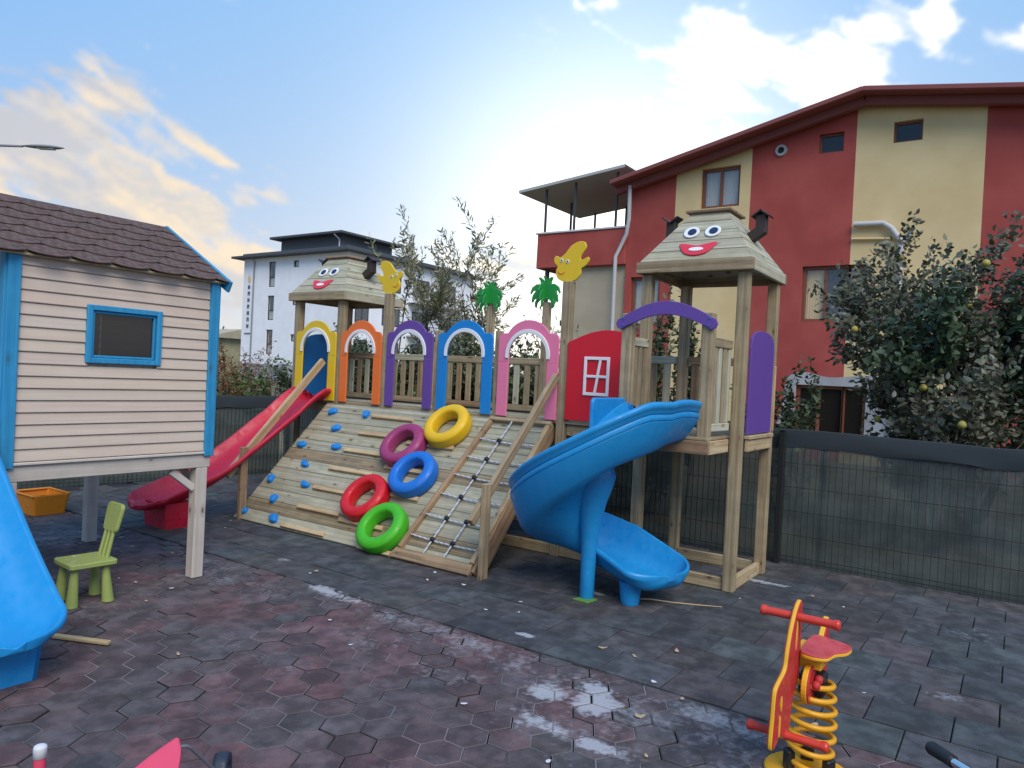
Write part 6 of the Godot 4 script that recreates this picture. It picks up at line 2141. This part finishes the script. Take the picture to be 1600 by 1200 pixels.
func build_plants() -> void:
	var broad := 0.30
	var slim := 0.12
	var mid := 0.22
	var dark := [Color(0.095, 0.108, 0.065), Color(0.11, 0.122, 0.078), Color(0.075, 0.088, 0.055), Color(0.15, 0.155, 0.115), Color(0.12, 0.105, 0.075)]
	var quince := {"stems": 4, "h": 3.75, "rad": 0.06, "depth": 3, "leaves": 16000, "leaf": 0.078, "mesh": broad, "cols": dark, "lean": 0.36, "spread": 0.60, "lift": 0.30, "first": 0.40, "puff": 0.10, "fruit": 14}
	leafed("quince_tree", "spreading quince tree with yellow fruit before the striped house", "tree", "fruit trees behind the fence", W(-0.40, -0.05, 10.3), 21, quince)
	var q2 := quince.duplicate()
	q2.merge({"leaves": 9000, "h": 3.3, "cols": [Color(0.06, 0.10, 0.05), Color(0.075, 0.12, 0.06), Color(0.05, 0.08, 0.05)], "leaf": 0.105, "fruit": 12}, true)
	leafed("fig_tree", "darker broad-leaved tree at the right edge of the picture", "tree", "fruit trees behind the fence", W(0.55, -0.05, 9.6), 34, q2)
	q2 = quince.duplicate()
	q2.merge({"leaves": 5200, "h": 2.2, "fruit": 8}, true)
	leafed("orchard_shrub", "leafy fruit shrub under the quince, just over the net", "shrub", "fruit trees behind the fence", W(-0.62, -0.05, 8.9), 37, q2)
	# young trees behind the near tower
	var young := {"stems": 2, "h": 2.5, "rad": 0.022, "depth": 2, "leaves": 1500, "leaf": 0.085, "mesh": mid, "cols": [Color(0.06, 0.085, 0.035), Color(0.05, 0.07, 0.03), Color(0.10, 0.12, 0.06)], "lean": 0.12, "spread": 0.34, "lift": 0.5, "first": 0.5, "puff": 0.03}
	leafed("sapling", "slender young tree seen through the near tower's posts", "tree", "saplings behind the near tower", W(-3.45, -0.05, 9.0), 41, young)
	leafed("sapling", "second young tree, seen between the red board and the near tower's rails", "tree", "saplings behind the near tower", W(-3.95, -0.05, 8.7), 43, young)
	var y2 := young.duplicate()
	y2.merge({"h": 1.9, "leaves": 1900, "stems": 4, "lean": 0.35, "fruit": 5}, true)
	leafed("garden_shrub", "low shrub with a few ripe fruits beside the near tower's purple panel", "shrub", "", W(-2.2, -0.05, 8.9), 45, y2)
	# hedge behind the arches, each shrub its own
	var hedge := {"stems": 8, "h": 2.0, "rad": 0.02, "depth": 2, "leaves": 9000, "leaf": 0.085, "mesh": mid, "cols": [Color(0.055, 0.08, 0.03), Color(0.045, 0.065, 0.028), Color(0.09, 0.115, 0.05), Color(0.075, 0.085, 0.045)], "lean": 0.34, "spread": 0.5, "lift": 0.3, "first": 0.42, "puff": 0.10, "foot": 0.15}
	var words := ["behind the orange arch", "behind the purple arch", "showing through the purple and blue arches", "behind the blue arch", "showing through the pink arch", "behind the palm posts", "behind the red board", "at the hedge's end by the near tower"]
	for k in 8:
		var h := hedge.duplicate()
		h.h = [2.3, 2.4, 2.4, 2.35, 2.4, 2.2, 1.8, 1.6][k]
		leafed("hedge_shrub", "leafy green hedge shrub " + words[k], "shrub", "hedge behind the back fence", W(-8.75 + k * 0.70, -0.05, 8.35 + 0.25 * (k % 2)), 60 + k, h)
	# airy tree in the middle
	var airy := {"stems": 3, "h": 4.9, "rad": 0.05, "depth": 3, "leaves": 6400, "leaf": 0.125, "mesh": slim, "cols": [Color(0.19, 0.20, 0.12), Color(0.13, 0.14, 0.09), Color(0.34, 0.29, 0.14), Color(0.26, 0.26, 0.18)], "lean": 0.34, "spread": 0.62, "lift": 0.26, "first": 0.44, "puff": 0.05, "along": 1.1, "wander": 0.12}
	leafed("willow_tree", "tall airy willow with narrow leaves against the bright sky", "tree", "", W(-9.3, -0.05, 11.0), 77, airy)
	var a2 := airy.duplicate()
	a2.merge({"h": 2.7, "leaves": 900, "stems": 3}, true)
	leafed("willow_shoots", "thin willow shoots rising between the palm posts", "shrub", "", W(-6.7, -0.05, 9.6), 79, a2)
	# rank growth behind the side fence
	var green := [Color(0.10, 0.17, 0.04), Color(0.08, 0.14, 0.035), Color(0.13, 0.18, 0.06)]
	var rust := [Color(0.20, 0.085, 0.03), Color(0.15, 0.07, 0.03), Color(0.12, 0.09, 0.04), Color(0.24, 0.12, 0.05)]
	var mixed := [Color(0.10, 0.11, 0.045), Color(0.13, 0.10, 0.05), Color(0.07, 0.08, 0.035)]
	var weeds := [[-10.2, 6.6, 1.55, rust, "rusty brown tall weed clump nearest the playhouse's corner"], [-10.6, 7.4, 1.35, green, "fresh green tall weeds just above the side fence"], [-10.0, 7.9, 1.6, mixed, "mixed brown and green weeds behind the red slide"], [-11.2, 8.0, 1.75, rust, "taller rusty weed clump behind the green weeds"], [-9.6, 8.3, 1.5, green, "green weed clump beside the far tower's post"], [-11.8, 7.2, 1.6, mixed, "dull weed clump behind the rusty one"], [-12.5, 8.6, 1.8, rust, "reddish bush farthest behind the side fence"], [-9.0, 8.9, 1.65, mixed, "olive weeds under the yellow arch's left post"]]
	for k in weeds.size():
		var q: Array = weeds[k]
		var h := {"stems": 9, "h": q[2] * 1.22, "rad": 0.010, "depth": 1, "leaves": 2600, "leaf": 0.085, "mesh": mid if q[3] == green else slim, "cols": q[3], "lean": 0.30, "spread": 0.35, "lift": 0.5, "first": 0.55, "puff": 0.05, "foot": 0.2, "mat": M.leaf if q[3] == green else M.dry_leaf}
		leafed("weed_clump", q[4], "weeds", "weeds behind the side fence", W(q[0], -0.05, q[1]), 100 + k, h)
	# trees far away beside the white block
	var far := {"stems": 1, "h": 7.5, "rad": 0.2, "depth": 3, "leaves": 2600, "leaf": 0.55, "mesh": broad, "cols": [Color(0.07, 0.09, 0.045), Color(0.09, 0.11, 0.06), Color(0.055, 0.07, 0.04)], "lean": 0.2, "spread": 0.7, "lift": 0.2, "first": 0.38, "puff": 0.4}
	var fw := ["right against the playhouse's blue corner", "nearest the white block", "in the middle of the far row", "leftmost of the far row"]
	for k in 4:
		var h := far.duplicate()
		h.h = [7.5, 7.0, 8.0, 7.2][k]
		leafed("distant_tree", "round distant tree " + fw[k], "tree", "trees on the skyline", W([-100.0, -92.0, -96.0, -106.0][k], -0.05, [66.0, 68.0, 72.0, 63.0][k]), 140 + k, h)

# ------------------------------------------------------------------
func _ready() -> void:
	rng.seed = 20240
	# camera: eye height 1.6 m, turned 34.5 degrees to the left of the fence's normal, held a little askew
	var cam := Camera3D.new()
	cam.name = "camera"
	var pitch := -atan(12.0 / 1150.0)
	var roll := 0.05
	var yaw := deg_to_rad(34.5)
	cam.transform = Transform3D(Basis(Vector3.UP, yaw) * Basis(Vector3.RIGHT, pitch) * Basis(Vector3(0, 0, 1), roll), Vector3(0, 1.6, 0))
	cam.fov = rad_to_deg(2.0 * atan(600.0 / 1150.0))
	cam.near = 0.05
	cam.far = 2500.0
	add_child(cam)
	cam.current = true
	# sky
	var env := Environment.new()
	var sky := Sky.new()
	var pm := PanoramaSkyMaterial.new()
	pm.panorama = ImageTexture.create_from_image(sky_image(1536, 768))
	pm.energy_multiplier = 0.50
	sky.sky_material = pm
	env.background_mode = Environment.BG_SKY
	env.sky = sky
	env.tonemap_mode = Environment.TONE_MAPPER_LINEAR
	env.tonemap_exposure = 2.12
	env.sdfgi_enabled = true
	env.ssao_enabled = true
	env.ssil_enabled = true
	var we := WorldEnvironment.new()
	we.name = "world_environment"
	we.environment = env
	add_child(we)
	# the sun is veiled by cloud: a broad soft light
	var sun := DirectionalLight3D.new()
	sun.name = "sun"
	sun.light_energy = 0.46
	sun.light_color = Color(1.0, 0.96, 0.91)
	sun.light_angular_distance = 40.0
	sun.shadow_enabled = true
	add_child(sun)
	sun.look_at_from_position(Vector3(6.0, 8.0, 4.5), Vector3.ZERO)

	materials()
	build_ground(cam)
	build_house()
	build_white_block()
	build_fences()
	build_play()
	build_slides()
	build_playhouse()
	build_chair()
	build_toys()
	build_lamp()
	build_plants()
